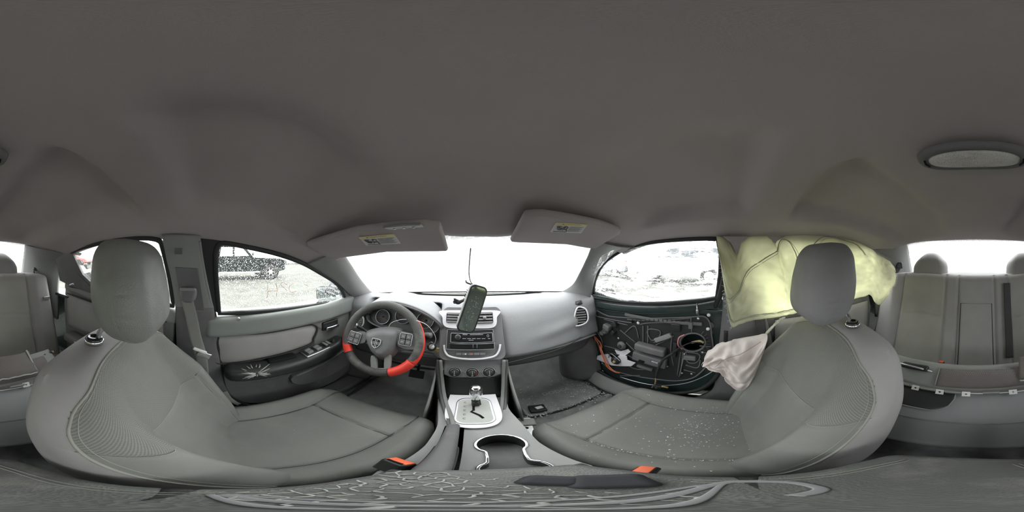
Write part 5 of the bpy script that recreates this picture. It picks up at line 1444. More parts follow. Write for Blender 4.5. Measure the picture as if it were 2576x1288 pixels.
    def hb(p): q = (p.y + .15) / .30; return V((p.x * lerp(1.05, .80, q), p.y, p.z * lerp(1.2, .75, q) + .008 * math.sin(q * 3.1)))
    Mx = Matrix.Rotation(R(-9), 3, 'X')
    out(MB().box((-.040, .275, -.695), (.042, .30, .050), M=Mx, r=.014, n=(2, 16, 2), deform=hb), 'lever', trimd, h)
    out(MB().box((-.040, .225, -.688), (.046, .14, .054), M=Mx, r=.016, n=(2, 6, 2)), 'grip', mat('handbrake_grip', (.05, .05, .052, 1), .55, bump=.3, bs=300), h)
    out(MB().lathe([(.009, 0), (.009, .014), (.007, .017), (0, .017)], V((-.040, .425, -.715)), (0, 1, -.15), 14), 'button', black, h)


console()


def armrest():
    t = thing('armrest_lid', 'peeling dark leather armrest lid under the camera', 'armrest', (X0, -.02, -.98))
    def f(p):
        q = p.y / .155
        s_ = 1 - .10 * ss(abs(q), .65, 1.0)
        z = p.z + (.010 * (1 - (p.x / .095) ** 2) if p.z > 0 else 0) - .010 * ss(q, .5, 1.0)
        return V((X0 - .01 + p.x * s_, -.018 + p.y + (-.012 * (p.x / .09) ** 2 if q > 0 else .012 * (p.x / .09) ** 2), -.527 + z))
    vs, fs = rb((.186, .312, .045), .018, (30, 40, 1), 4)
    b = MB(); b.v = [f(p) for p in vs]; b.f = fs
    out(b, 'lid_pad', lidl, t)
    zt = lambda x, y: f(V((x - X0 + .01, y + .018, .0225))).z
    # peeling: random cells of lifted edges over the front half
    random.seed(3); b = MB(); S = .0078; hv = {}
    def hexv(i, j, k):      # corner k of cell (i, j), jittered once
        cx_ = S * math.sqrt(3) * (i + .5 * (j % 2)); cy_ = S * 1.5 * j; a = R(60 * k - 30)
        x, y = cx_ + S * math.cos(a), cy_ + S * math.sin(a); key = (round(x / S * 4), round(y / S * 4))
        if key not in hv: hv[key] = (X0 - .105 + x + random.uniform(-.0026, .0026), .0 + y + random.uniform(-.0026, .0026))
        return key
    done = set()
    for i in range(12):
        for j in range(11):
            for k in range(6):
                ka, kb = hexv(i, j, k), hexv(i, j, (k + 1) % 6); key = tuple(sorted((ka, kb)))
                if key in done: continue
                done.add(key); p, q = hv[ka], hv[kb]
                if max(abs(p[0] - X0 + .01), abs(q[0] - X0 + .01)) > .084 or max(p[1], q[1]) > .124 or min(p[1], q[1]) < .004 or random.random() < .10: continue
                if p[0] > .03 + .5 * (.06 - p[1]) + random.uniform(-.01, .01): continue
                m_ = ((p[0] + q[0]) / 2 + random.uniform(-.0012, .0012), (p[1] + q[1]) / 2 + random.uniform(-.0012, .0012))
                path = cat([V((x, y, zt(x, y) + .0003)) for x, y in (p, m_, q)], 3)
                r0 = random.uniform(.0005, .0013); b.tube(path, [r0 * (.6 + .5 * math.sin(math.pi * k_ / (len(path) - 1))) for k_ in range(len(path))], 5)
    o_ = out(b, 'peeling_edges', peel, t, label='pale lifted edges of peeling leather'); o_['kind'] = 'stuff'
    # stitched seams along the rear sides and curved across the lid
    zl = lambda x, y, e=.0005: V((x, y, zt(x, y) + e))
    for e, nm, m_ in ((0, 'double_stitch', seam), (.006, 'double_stitch', seam)):
        out(MB().tube(cat([zl(X0 - .01 - .078 + e, .02), zl(X0 - .01 - .076 + e, -.05), zl(X0 - .01 - .070 + e, -.11), zl(X0 - .01 - .055 + e, -.148)], 6), .0008, 5), nm, m_, t)
        out(MB().tube(cat([zl(X0 - .01 + .078 - e, .02), zl(X0 - .01 + .076 - e, -.05), zl(X0 - .01 + .070 - e, -.11), zl(X0 - .01 + .055 - e, -.148)], 6), .0008, 5), nm, m_, t)
    pale = mat('pale_plastic_rib', (.27, .267, .28, 1), .5)
    for k, (yy, r_) in enumerate(((.030, .0022), (.018, .0035), (.006, .0020))):
        out(MB().tube(cat([zl(-.055, yy * .3 - .003), zl(-.02, yy * .85), zl(.03, yy), zl(.075, yy * .55), zl(.095, -yy * .3)], 8), 1, 8, flat=(r_ * 2, .0016, (0, 0, 1))), 'cross_rib', pale, t)
    out(MB().tube(cat([zl(.075, .012), zl(.094, -.005), zl(.086, -.035), zl(.060, -.040), zl(.045, -.02)], 6), 1, 8, flat=(.008, .002, (0, 0, 1))), 'latch_loop', pale, t, label='pale plastic latch loop')
    # box below the lid
    out(MB().box((X0 - .008, -.02, -.77), (.165, .27, .44), r=.02, n=(1, 1, 1), deform=lambda p: V((p.x * (1 + .10 * ss(-p.z, 0, .2)), p.y, p.z))), 'storage_box', trimd, t)
    out(MB().box((X0 - .01, -.018, -.553), (.178, .300, .012), r=.004), 'lid_rim', black, t)


armrest()
L_ = []
for k in range(60):
    x = random.gauss(.072, .012); y = random.gauss(-.075, .018)
    if x < .10 and y > -.14: L_.append((V((x, y, -.5035)), random.choice((.001, .0018, .0028))))
crumbs('glass_crumbs', 'glass splinters glinting on the rear right of the armrest', L_)
# dark oval pieces on the armrest front
for nm, lab, c, sz in (('dark_pad', 'larger black oval pad on the front of the armrest', (.072, .060, -.497), (.050, .044, .012)), ('dark_pad', 'smaller black pad touching the larger one on the armrest', (.046, .084, -.4975), (.040, .032, .009))):
    o = out(MB().box(c, (sz[0], sz[1], .020), M=Matrix.Rotation(R(-40), 3, 'Z'), r=.0098, n=(3, 3, 1), cs=5), nm, mat('pad_dark', (.035, .035, .042, 1), .7)); tag(o, lab, 'pad')

# ================================================================== belts and buckles in front
def buckle(c, M, lab, L=.16):
    t = thing('belt_buckle', lab, 'buckle', c, 'front belt buckles')
    out(MB().box(V(c) + M @ V((0, 0, -L / 2)), (.030, .018, L), M=M, r=.006), 'stalk', black, t)
    out(MB().box(c, (.052, .028, .060), M=M, r=.008), 'buckle_body', black, t)
    out(MB().box(V(c) + M @ V((0, .002, .026)), (.044, .020, .014), M=M, r=.004), 'release_button', orange, t, label='orange-red release button')
    out(MB().box(V(c) + M @ V((0, -.008, .0325)), (.034, .004, .004), M=M, r=.001), 'tongue_slot', blackm, t)


buckle(P(992, 1172, Z=-.700), Matrix.Rotation(R(-28), 3, 'X') @ Matrix.Rotation(R(-30), 3, 'Z'), 'black belt buckle with orange button beside the driver cushion')
buckle(P(1610, 1194, Z=-.66), Matrix.Rotation(R(20), 3, 'Y') @ Matrix.Rotation(R(10), 3, 'Z'), 'black belt buckle with orange button beside the passenger cushion')
# driver belt on the pillar
t = thing('seat_belt', 'grey driver seat belt running down the pillar from its guide', 'seat belt', P(475, 900, X=-.64))
sl = [GL(440, 672, .048), GL(497, 676, .048), GL(508, 740, .048), GL(515, 782, .045), GL(478, 780, .045), GL(450, 730, .048)]
N = len(sl); b = MB(); b.add(sl + [p + V((-.02, 0, 0)) for p in sl], [tuple(range(N)), tuple(range(2 * N - 1, N - 1, -1))] + [(i, (i + 1) % N, N + (i + 1) % N, N + i) for i in range(N)])
out(b, 'adjuster_cover', trimd, t, smooth=False, bevel=.003)
g0 = GL(474, 742, .075)
out(MB().box(g0, (.035, .062, .058), M=Matrix.Rotation(R(-15), 3, 'Y'), r=.016, n=(2, 2, 2), deform=lambda p: V((p.x, p.y * (1 - .35 * ss(-p.z, 0, .03)), p.z))), 'belt_guide', trimd, t)
out(MB().box(g0 + V((.006, 0, .022)), (.030, .058, .012), M=Matrix.Rotation(R(-15), 3, 'Y'), r=.005), 'guide_cap', trimg, t)
strap([g0 + V((.005, -.004, -.022)), P(482, 800, X=-.605), P(492, 850, X=-.60), P(506, 900, X=-.60), P(512, 960, X=-.63)], .047, beltm, None, 'webbing', (1, 0, 0), t)
out(MB().box(P(513, 893, X=-.592), (.008, .052, .030), M=Matrix.Rotation(R(-25), 3, 'X'), r=.003), 'tongue', chrome, t, label='bright metal belt tongue')
out(MB().box(P(503, 882, X=-.592), (.012, .054, .012), M=Matrix.Rotation(R(-25), 3, 'X'), r=.004), 'tongue_cover', white, t)
q = GL(449, 632, .048); out(MB().box(q, (.006, .028, .022), M=Matrix.Rotation(R(-15), 3, 'Y'), r=.002), 'pillar_badge', trimd, t)
# passenger belt, dark, behind the seat airbag
o = strap([V((.70, -.13, -.10)), V((.685, -.15, -.30)), V((.68, -.16, -.50)), V((.68, -.15, -.75)), V((.69, -.12, -.93))], .047, beltd, 'dark passenger seat belt hanging behind the burst seat airbag', up=(1, 0, 0))

# ================================================================== roof fittings
def visor(xa, xb, zoff, label, slot, lab_px, grp, flip):
    t = thing('sun_visor', label, 'sun visor', ((xa + xb) / 2, .40, .03 + zoff), 'felt sun visors')
    def base(x, y): 
        c = abs(x - X0); return .062 - .30 * (y - .40) - .10 * max(0, c - .3) + zoff
    def f(p):
        u = p.x / ((xb - xa) / 2); y = .405 + p.y; x = (xa + xb) / 2 + p.x
        k = 1 - .25 * ss(abs(u), .8, 1)
        return V((x, .405 + p.y * k, base(x, y) + p.z))
    vs, fs = rb((xb - xa, .17, .018), .0085, (30, 10, 1), 3); b = MB(); b.v = [f(p) for p in vs]; b.f = fs
    out(b, 'visor_pad', headl, t)
    fr = lambda a, b_, w=0: V((a, b_, base(a, b_) - .0095 - w))
    # warning label
    ps = [PF(x, y, lambda p: p.z - (base(p.x, p.y) - .0095), .1, 1.5) for x, y in lab_px]
    bil = lambda u, v, w=0: (ps[0].lerp(ps[1], u)).lerp(ps[3].lerp(ps[2], u), v) + V((0, 0, -w))
    lb = out(MB().slab(lambda u, v: bil(u, v, .0012), 4, 4, V((0, 0, .0012))), 'warning_label', labelw, t, smooth=False)
    out(MB().slab(lambda u, v: bil(u, v * .17, .0016), 4, 2, V((0, 0, .0006))), 'label_header', labely, lb, smooth=False)
    tw = text_mb('\u25b2 WARNING', .11, lambda a, b_, w=0: bil(.5 + a * (.9 if True else 1), .09 - b_ * 1.0, .0020)); out(tw, 'label_heading', ink, lb, smooth=False)
    b = MB()
    for k in range(8):
        y = .30 + k * .075; b.slab(lambda u, v: bil(lerp(.50, .95 - .05 * (k % 3), u), y + .028 * v, .0018), 2, 2, V((0, 0, .0004)))
    o_ = out(b, 'small_print', mat('print_pale', (.34, .34, .34, 1), .8), lb, smooth=False); o_['kind'] = 'stuff'
    b = MB().slab(lambda u, v: bil(lerp(.08, .48, u), .86 + .07 * v, .0018), 2, 2, V((0, 0, .0004))); out(b, 'barcode_strip', ink, lb, smooth=False)
    # pictogram: seat with child seat and airbag
    for (pts, r_) in (([(.12, .30), (.17, .62), (.27, .66)], .0022), ([(.17, .42), (.24, .55), (.28, .50)], .0018), ([(.32, .70), (.33, .45), (.36, .35)], .0022), ([(.33, .60), (.44, .60), (.46, .78)], .0020), ([(.40, .32), (.45, .40), (.42, .52)], .0012)):
        out(MB().tube([bil(a, b_, .0022) for a, b_ in pts], r_, 6), 'pictogram', ink, lb)
    for (a, b_, r_) in ((.20, .34, .004), (.36, .30, .004)): out(MB().lathe([(r_, 0), (r_, .0006), (0, .0006)], bil(a, b_, .002), (0, 0, -1), 12), 'pictogram_head', ink, lb)
    if slot:
        c = PF(1014, 569, lambda p: p.z - (base(p.x, p.y) - .0095), .1, 1.5)
        cv = out(MB().box(c, (.085, .034, .006), r=.0028, n=(2, 2, 1), deform=lambda p: V((p.x, p.y * (1 - .2 * (p.x / .04) ** 2), p.z))), 'mirror_cover_grip', trimg, t)
        for k in (-1, 0, 1): out(MB().box(c + V((k * .022, .004, -.004)), (.006, .004, .002), r=.0008), 'ridge', satin, cv)
    # pivot arm
    xo = xa if flip < 0 else xb
    out(MB().tube([V((xo + flip * -.02, .485, base(xo, .485))), V((xo + flip * .01, .485, base(xo, .485) + .002)), V((xo + flip * .025, .475, base(xo, .47) + .012))], .006, 10), 'pivot_arm', trimd, t)


visor(-.54, -.06, -.014, 'driver sun visor with yellow-headed warning label and small grip', True, [(902, 596), (991, 588), (1008, 612), (921, 617)], None, -1)
visor(.12, .46, .014, 'passenger sun visor with pale warning label', False, [(1398, 559), (1478, 564), (1462, 586), (1383, 583)], None, 1)

t = thing('dome_light', 'oval ribbed dome light on the headliner above the rear seat', 'ceiling lamp', (0.012, -.275, .20))
c = V((.012, -.278, .199))
def ell(a, b_, n=40, e=2.6): return [(a * math.copysign(abs(math.cos(t_)) ** (2 / e), math.cos(t_)), b_ * math.copysign(abs(math.sin(t_)) ** (2 / e), math.sin(t_))) for t_ in [2 * math.pi * k / n for k in range(n)]]
fd = lambda a, b_, w=0: c + V((a, b_, -w))
b = MB(); rings = [(.100, .046, 0), (.098, .045, .008), (.090, .039, .013), (.080, .030, .010)]; L_ = [ell(a, b_) for a, b_, h in rings]
b.add([fd(p[0], p[1], rings[j][2]) for j in range(4) for p in L_[j]], [(j * 40 + i, j * 40 + (i + 1) % 40, (j + 1) * 40 + (i + 1) % 40, (j + 1) * 40 + i) for j in range(3) for i in range(40)])
out(b, 'housing', trimd, t)
b = MB(); K = 6
for j in range(K + 1):
    f_ = math.cos(math.pi / 2 * j / K); b.v += [fd(p[0] * f_, p[1] * f_, .010 + .010 * math.sin(math.pi / 2 * j / K)) for p in ell(.079, .029)]
b.f = [(j * 40 + i, j * 40 + (i + 1) % 40, (j + 1) * 40 + (i + 1) % 40, (j + 1) * 40 + i) for j in range(K) for i in range(40)]
ln = out(b, 'lens', lens, t)
b = MB()
for k in range(44):
    x = -.072 + .144 * k / 43; yy = .027 * (1 - (abs(x) / .079) ** 2.6) ** (1 / 2.6)
    z = lambda q: .010 + .0105 * math.sqrt(max(0, 1 - (abs(x) / .079) ** 2 - (q / .029) ** 2))
    b.tube([fd(x, q, z(q)) for q in (-yy * .95, -yy * .5, 0, yy * .5, yy * .95)], .0006, 4)
o_ = out(b, 'lens_ribs', lens, ln); o_['kind'] = 'stuff'
for sx in (-1, 1): out(MB().tube([fd(sx * .082, -.012, .013), fd(sx * .086, 0, .013), fd(sx * .084, .012, .013)], .0022, 6), 'switch_slot', blackm, t)


def grab(p0, p1, label, sx):
    t = thing('grab_handle', label, 'grab handle', (p0 + p1) / 2, 'roof grab handles')
    d = (p1 - p0).normalized(); out(MB().tube(cat([p0, p0 + d * .02 + V((-sx * .008, 0, -.004)), (p0 + p1) / 2 + V((-sx * .012, 0, -.006)), p1 - d * .02 + V((-sx * .008, 0, -.004)), p1], 6), 1, 12, flat=(.016, .024, (sx, 0, .3))), 'bar', trimg, t)
    m = (p0 + p1) / 2 + d * .0
    out(MB().box(m + V((-sx * .014, 0, -.002)), (.022, .028, .034), M=Matrix.Rotation(R(sx * 10), 3, 'Y'), r=.006), 'mount', trimd, t)
    out(MB().tube(cat([m + V((-sx * .02, 0, .012)), m + V((-sx * .03, .004, .03)), m + V((-sx * .022, .006, .045))], 4), .0045, 8), 'coat_hook', trimd, t)
    for p in (p0, p1): out(MB().box(p + V((sx * .012, 0, .004)), (.03, .022, .022), r=.006), 'end_mount', trimd, t)


grab(P(182, 579, X=-.545), P(275, 563, X=-.545), 'grey grab handle with coat hook over the left rear door', -1)
grab(P(2078, 534, X=.60), P(2168, 558, X=.60), 'grey grab handle with coat hook over the right rear door', 1)


# ================================================================== REARVIEW MIRROR dangling
def rear_mirror():
    c = V((.012, .655, -.222)); t = thing('rearview_mirror', 'detached rearview mirror dangling upright on its wire before the windscreen', 'mirror', c + V((0, 0, -.12)))
    Lx = V((.30, .12, .95)).normalized(); n = V((.20, -.96, .10)); n = (n - Lx * n.dot(Lx)).normalized(); s_ = Lx.cross(n).normalized()
    M = Matrix((s_, Lx, n)).transposed()
    def sh(p): q = p.y / .125; return V((p.x * (1 - .10 * q * q) , p.y, p.z * (1 if p.z > 0 else (1 - .35 * q * q))))
    body = mat('mirror_housing_grey', (.30, .30, .29, 1), .5, var=.05)
    mf = lambda a, b_, w=0: c + s_ * a * (1 - .10 * (b_ / .105) ** 2) + Lx * b_ + n * w
    out(MB().box(c - n * .018, (.078, .208, .040), M=M, r=.0195, n=(4, 12, 2), cs=5, deform=sh), 'housing', body, t)
    out(MB().plate([rrect(-.040, -.105, .040, .105, .022, 6)], lambda a, b_, w=0: mf(a, b_, w), .009), 'face_frame', black, t, smooth=False, bevel=.002)
    out(MB().plate([rrect(-.0335, -.098, .0335, .098, .017, 6)], lambda a, b_, w=0: mf(a, b_, .008 + w), .0018), 'mirror_glass', mirrord, t, smooth=False)
    for k in range(5): out(MB().box(c - n * .03 - s_ * .038 + Lx * (.030 + k * .010), (.004, .0035, .018), M=M, r=.001), 'housing_slot', blackm, t)
    a = c - n * .038 - s_ * .010 + Lx * .02
    out(MB().tube([a, a - n * .03 + V((-.012, 0, .008)), P(1152, 762, Y=.72)], [.008, .006, .009], 10), 'ball_arm', black, t)
    out(MB().box(P(1148, 758, Y=.725), (.026, .014, .022), M=Matrix.Rotation(R(25), 3, 'Y'), r=.004), 'mount_foot', black, t)
    for k in (-1, 1): out(MB().box(P(1144, 757 + k * 5, Y=.72), (.010, .010, .006), r=.002), 'mount_claw', black, t)
    top = c + Lx * .100 - n * .02
    out(MB().tube(cat([top, P(1186, 712, Y=.68), P(1180, 690, Y=.66), P(1181, 660, Y=.60), P(1184, 625, Y=.52)], 8), .0022, 6), 'wire', black, t)
    out(MB().tube(cat([top, P(1176, 712, Y=.69), P(1172, 706, Y=.70)], 4), .004, 6), 'wire_plug', black, t)
    # dust specks on the glass
    b = MB()
    for _ in range(70):
        x, y = random.gauss(0, .012), random.gauss(-.01, .04)
        if abs(x) > .025 or abs(y) > .10: continue
        b.lathe([(random.uniform(.0005, .0012), 0), (0, .0005)], c + n * .0102 + s_ * x + Lx * y, n, 5)
    o_ = out(b, 'glass_specks', white, t); o_['kind'] = 'stuff'


rear_mirror()

# door mirror outside the driver window
t = thing('door_mirror', 'rain-spotted exterior door mirror beyond the driver window', 'mirror', P(825, 742, X=-.90) + V((0, 0, -.08)))
c = P(826, 741, X=-.90); n = V((.55, -.83, .02)).normalized(); M = rot_to(n)
out(MB().box(c - n * .035, (.205, .130, .08), M=M, r=.035, n=(4, 3, 2), cs=5, deform=lambda p: V((p.x * (1 - .12 * ss(-p.z, 0, .04)), p.y * (1 - .10 * (p.x / .1) ** 2), p.z))), 'housing', black, t)
out(MB().box(c + n * .006, (.172, .104, .006), M=M, r=.0028, n=(4, 3, 1), deform=lambda p: V((p.x, p.y * (1 - .12 * (p.x / .085) ** 2), p.z))), 'mirror_glass', mirror, t)
out(MB().tube([c - n * .04 + V((.06, .02, -.03)), V((-.70, .74, -.285))], [.030, .022], 12), 'mirror_foot', black, t)
b = MB()
for _ in range(140):
    x, y = random.uniform(-.08, .08), random.uniform(-.045, .045); b.lathe([(random.uniform(.0008, .002), 0), (0, .0008)], c + n * .0095 + M @ V((x, y, 0)), n, 6)
o_ = out(b, 'water_drops', rubber, t); o_['kind'] = 'stuff'

# orange marker writing on the driver window
t = thing('marker_writing', 'faint orange marker strokes written on the driver window', 'writing', GL(720, 750))
for pts in ([(673, 712), (674, 735), (671, 750)], [(694, 712), (697, 730), (695, 745)], [(673, 733), (684, 732), (696, 731)], [(722, 730), (712, 722), (706, 715), (712, 711), (722, 716)], [(738, 712), (727, 722), (732, 735), (745, 732)], [(765, 715), (775, 720), (768, 726)]):
    out(MB().tube(cat([GL(x, y, .004) for x, y in pts], 6), .0011, 5), 'stroke', mat('orange_marker', (.80, .40, .25, 1), .6), t)


# ================================================================== AIRBAGS
def curtain():
    t = thing('curtain_airbag', 'deployed pale yellow curtain airbag hanging over the right windows', 'airbag', (.66, -.45, -.33))
    cols = [  # (top px,py, bottom px,py, X top, X bottom)
        (1802, 600, 1812, 655, .655, .650), (1808, 600, 1822, 725, .655, .645), (1830, 606, 1838, 818, .652, .640), (1851, 640, 1862, 815, .650, .645), (1866, 608, 1895, 806, .655, .640), (1900, 602, 1940, 800, .655, .635), (1940, 602, 1975, 794, .655, .640),
        (1947, 618, 1992, 790, .652, .635), (1965, 602, 2020, 785, .655, .640), (2000, 597, 2060, 778, .655, .640), (2060, 596, 2110, 768, .655, .635), (2110, 602, 2150, 752, .650, .640), (2160, 614, 2175, 746, .648, .635),
        (2190, 630, 2190, 742, .646, .630), (2210, 641, 2203, 762, .642, .62), (2222, 648, 2215, 766, .640, .62), (2236, 656, 2232, 746, .635, .61), (2245, 668, 2241, 730, .63, .605)]
    tops = cat([P(c[0], c[1], X=c[4]) + V((0, 0, .012 if c[0] < 2200 else 0)) for c in cols], 5); bots = cat([P(c[2], c[3], X=c[5]) for c in cols], 5)
    def pick(L, v): f = v * (len(L) - 1); i = min(int(f), len(L) - 2); return L[i].lerp(L[i + 1], f - i)
    seams_ = [[(.07, .92), (.12, .66), (.22, .42), (.36, .18), (.46, .04), (.50, .10), (.51, .3)], [(.56, .15), (.60, .03), (.68, .06), (.72, .22)], [(.10, .93), (.30, .94), (.5, .93)]]
    def f(u, v):
        p = pick(tops, u).lerp(pick(bots, u), v)
        k = math.sin(math.pi * min(1, v * 1.15)) ** .7 * .05
        k *= .75 + .25 * math.sin(u * 22); k += .012 * noise.noise(V((u * 14, v * 5, 0))) * math.sin(math.pi * v) + .008 * noise.noise(V((u * 30, v * 16, 2)))
        d = min(seg_d(u, v * .35, [(a, b_ * .35) for a, b_ in s_]) for s_ in seams_)
        k -= .016 * math.exp(-(d / .012) ** 2) * math.sin(math.pi * min(1, max(0, v)))
        return p + V((-k, 0, 0))
    out(MB().slab(f, 150, 44, V((.004, 0, 0))), 'bag_cloth', bagy, t)
    for s_ in seams_:
        pp = cat([V((a, b_, 0)) for a, b_ in s_], 8); out(MB().tube([f(p.x, p.y) + V((-.001, 0, 0)) for p in pp], .0022, 6), 'stitched_seam', bagseam, t)
        out(MB().tube([f(p.x + .008, min(1, p.y + .015)) + V((-.0008, 0, 0)) for p in pp], .0010, 5), 'stitched_seam', bagseam, t)
    # frayed bluish edge at the front
    b = MB(); fray = mat('frayed_thread', (.45, .55, .55, 1), .8)
    for k in range(60):
        v = random.random(); p = f(.035 * (1 - v) + .03, v) if False else pick(cat([P(1814, 640, X=.64), P(1820, 690, X=.64), P(1826, 740, X=.64), P(1832, 790, X=.638), P(1842, 822, X=.638)], 5), v)
        q = p + V((random.uniform(-.008, .004), random.uniform(-.004, .014), random.uniform(-.014, .008))); b.tube([p, p.lerp(q, .5) + V((0, random.uniform(-.003, .003), 0)), q], .0006, 4)
    o_ = out(b, 'frayed_edge', fray, t); o_['kind'] = 'stuff'


curtain()
# pointed felt tabs of the headliner edge that overlap the curtain
for pts, lab in (([(1818, 594), (1838, 610), (1855, 642), (1864, 612), (1885, 594)], 'larger pointed felt tab over the front end of the curtain airbag'), ([(1930, 594), (1943, 602), (1947, 620), (1955, 606), (1978, 594)], 'small pointed felt tab over the curtain airbag beside the passenger headrest')):
    q = [P(x, y, X=.632) for x, y in pts]; N = len(q); b = MB()
    b.add(q + [p + V((.012, 0, 0)) for p in q], [tuple(range(N)), tuple(range(2 * N - 1, N - 1, -1))] + [(i, (i + 1) % N, N + (i + 1) % N, N + i) for i in range(N)])
    o = out(b, 'headliner_tab', headl, smooth=False, bevel=.002); tag(o, lab, 'trim')


def seat_bag():
    t = thing('seat_airbag', 'crumpled pinkish white side airbag burst from the passenger seat', 'airbag', P(1850, 970, X=.62))
    # outline in the picture, front to back, as top and bottom edges of a folded pouch
    top = cat([P(*p, X=x) for p, x in (((1772, 905), .60), ((1782, 884), .60), ((1805, 868), .60), ((1832, 856), .60), ((1862, 850), .60), ((1895, 842), .60), ((1928, 838), .585))], 6)
    bot = cat([P(*p, X=x) for p, x in (((1770, 912), .60), ((1790, 922), .60), ((1820, 930), .60), ((1828, 955), .60), ((1855, 978), .60), ((1885, 962), .60), ((1918, 868), .585))], 6)
    def pick(L, v): f = v * (len(L) - 1); i = min(int(f), len(L) - 2); return L[i].lerp(L[i + 1], f - i)
    def f(u, v, s_):
        p = pick(top, u).lerp(pick(bot, u), v)
        k = .055 * (math.sin(math.pi * v) ** .6) * (math.sin(math.pi * min(1, u * .9 + .05)) ** .5)
        fold = .016 * math.sin(v * 15 + u * 9 + 4 * noise.noise(V((u * 4, v * 4, s_)))) + .018 * noise.noise(V((u * 9, v * 9, s_ * 5)))
        w_ = math.sin(math.pi * v) ** .4 * math.sin(math.pi * u) ** .3 if 0 < u < 1 and 0 < v < 1 else 0
        return p + V((-s_ * (k + fold * w_) - .01, .4 * fold * w_, .3 * fold * w_))
    out(MB().grid(lambda u, v: f(u, v, 1), 60, 50), 'bag_front', bagp, t)
    out(MB().grid(lambda u, v: f(u, v, -1), 60, 50), 'bag_back', bagp, t)
    sm = [(.25, .55), (.35, .35), (.5, .22), (.7, .15), (.9, .12)]
    out(MB().tube([f(a, b_, 1) + V((-.001, 0, 0)) for a, b_ in [(p.x, p.y) for p in cat([V((a, b_, 0)) for a, b_ in sm], 6)]], .0016, 6), 'bag_seam', mat('bag_seam_pink', (.50, .38, .38, 1), .8), t)
    b = MB()
    for c in ((1772, 910), (1855, 977)):
        for k in range(14):
            p = P(*c, X=.60); q = p + V((random.uniform(-.012, .012), random.uniform(-.012, .012), random.uniform(-.028, .0))); b.tube([p, p.lerp(q, .5) + V((0, random.uniform(-.004, .004), 0)), q], .0007, 4)
    o_ = out(b, 'frayed_threads', bagp, t); o_['kind'] = 'stuff'


seat_bag()
# torn seat edge where the bag came out
t = thing('torn_seat_foam', 'torn pale foam edge on the shoulder of the passenger seat', 'foam', P(1955, 812, X=.57))
out(MB().tube(cat([P(1975, 798, X=.555), P(1958, 808, X=.575), P(1940, 826, X=.588), P(1925, 842, X=.592)], 6), [.003, .004, .006, .005, .007, .004, .006, .007, .005, .006, .004, .006, .005, .006, .005, .006, .005, .004, .004], 7), 'foam_edge', mat('torn_foam', (.62, .62, .52, 1), .9, var=.3, vs=60), t)

# ================================================================== FLOOR items
def fmat(x0, x1, y0, y1, lab, txt=None):
    t = thing('floor_mat', lab, 'floor mat', ((x0 + x1) / 2, (y0 + y1) / 2, -.99), 'rubber-backed floor mats')
    g = lambda a, b_, w=0: V((a, b_, max(floorz(a, b_), -1.0) + .012 + w))
    ol = rrect(x0, y0, x1, y1, .05, 5)
    def fm(u, v): return g(lerp(x0, x1, u), lerp(y0, y1, v))
    out(MB().slab(fm, 24, 30, V((0, 0, -.008))), 'mat_pad', matr, t)
    out(MB().tube([g(a, b_, .001) for a, b_ in rrect(x0 + .003, y0 + .003, x1 - .003, y1 - .003, .03, 5)], .005, 8, closed=True), 'mat_binding', black, t)
    if txt:
        tm = text_mb(txt, .044, lambda a, b_, w=0: g(.458 + a * 1.05, .772 + b_ - a * .10, .0022)); out(tm, 'raised_lettering', mat('mat_lettering', (.65, .66, .66, 1), .6), t, smooth=False, label='pale raised lettering on the mat')
    return t


fmat(.22, .66, .60, 1.02, 'dark passenger floor mat with raised lettering', 'DODGE')
fmat(-.58, -.14, .56, 1.00, 'dark driver floor mat under the pedals')
t = thing('mat_clip', 'black square clip with a white paper scrap beside the passenger mat', 'clip', (.275, .63, -.99))
c = P(1352, 1028, Z=-.972)
out(MB().box(c, (.075, .060, .02), M=Matrix.Rotation(R(-8), 3, 'Z'), r=.005), 'clip_body', black, t)
out(MB().box(c + V((.006, -.004, .014)), (.036, .022, .008), M=Matrix.Rotation(R(10), 3, 'Z') @ Matrix.Rotation(R(12), 3, 'Y'), r=.002), 'paper_scrap', paperw, t)
# exposed perforated seat bracket beside the console
t = thing('seat_bracket', 'perforated metal bracket beside the passenger seat and console', 'bracket', P(1325, 1085, Z=-.93))
c = P(1322, 1082, Z=-.86); fr = frame(c, (.25, .95, 0), (.95, -.25, .1))
hs = [circ(x, y, .008, 10) for x, y in ((-.05, .003), (-.02, -.006), (.012, .004), (.045, -.004))]
out(MB().plate([rrect(-.085, -.024, .085, .024, .008)] + hs, fr, -.004), 'bracket_plate', steel, t, smooth=False)
out(MB().box(c + V((.0, 0, -.07)), (.03, .16, .13), r=.004), 'bracket_foot', black, t)
out(MB().box(P(1320, 1063, Z=-.855), (.07, .05, .02), M=Matrix.Rotation(R(-12), 3, 'Z'), r=.008), 'bracket_cover', trimg, t)
# pedals in the dark driver footwell
t = thing('brake_pedal', 'black brake pedal in the driver footwell', 'pedal', (-.30, .93, -.85))
out(MB().box((-.30, .90, -.84), (.09, .012, .06), M=Matrix.Rotation(R(-35), 3, 'X'), r=.005), 'pedal_pad', rubber, t)
out(MB().tube([V((-.30, .905, -.84)), V((-.30, 1.02, -.72)), V((-.30, 1.04, -.60))], .009, 8), 'pedal_arm', black, t)
t = thing('accelerator_pedal', 'long black accelerator pedal beside the tunnel', 'pedal', (-.17, .93, -.93))
out(MB().box((-.18, .93, -.90), (.05, .012, .13), M=Matrix.Rotation(R(-35), 3, 'X'), r=.005), 'pedal_pad', rubber, t)
out(MB().tube([V((-.18, .955, -.86)), V((-.18, 1.05, -.74)), V((-.18, 1.06, -.60))], .007, 8), 'pedal_arm', black, t)
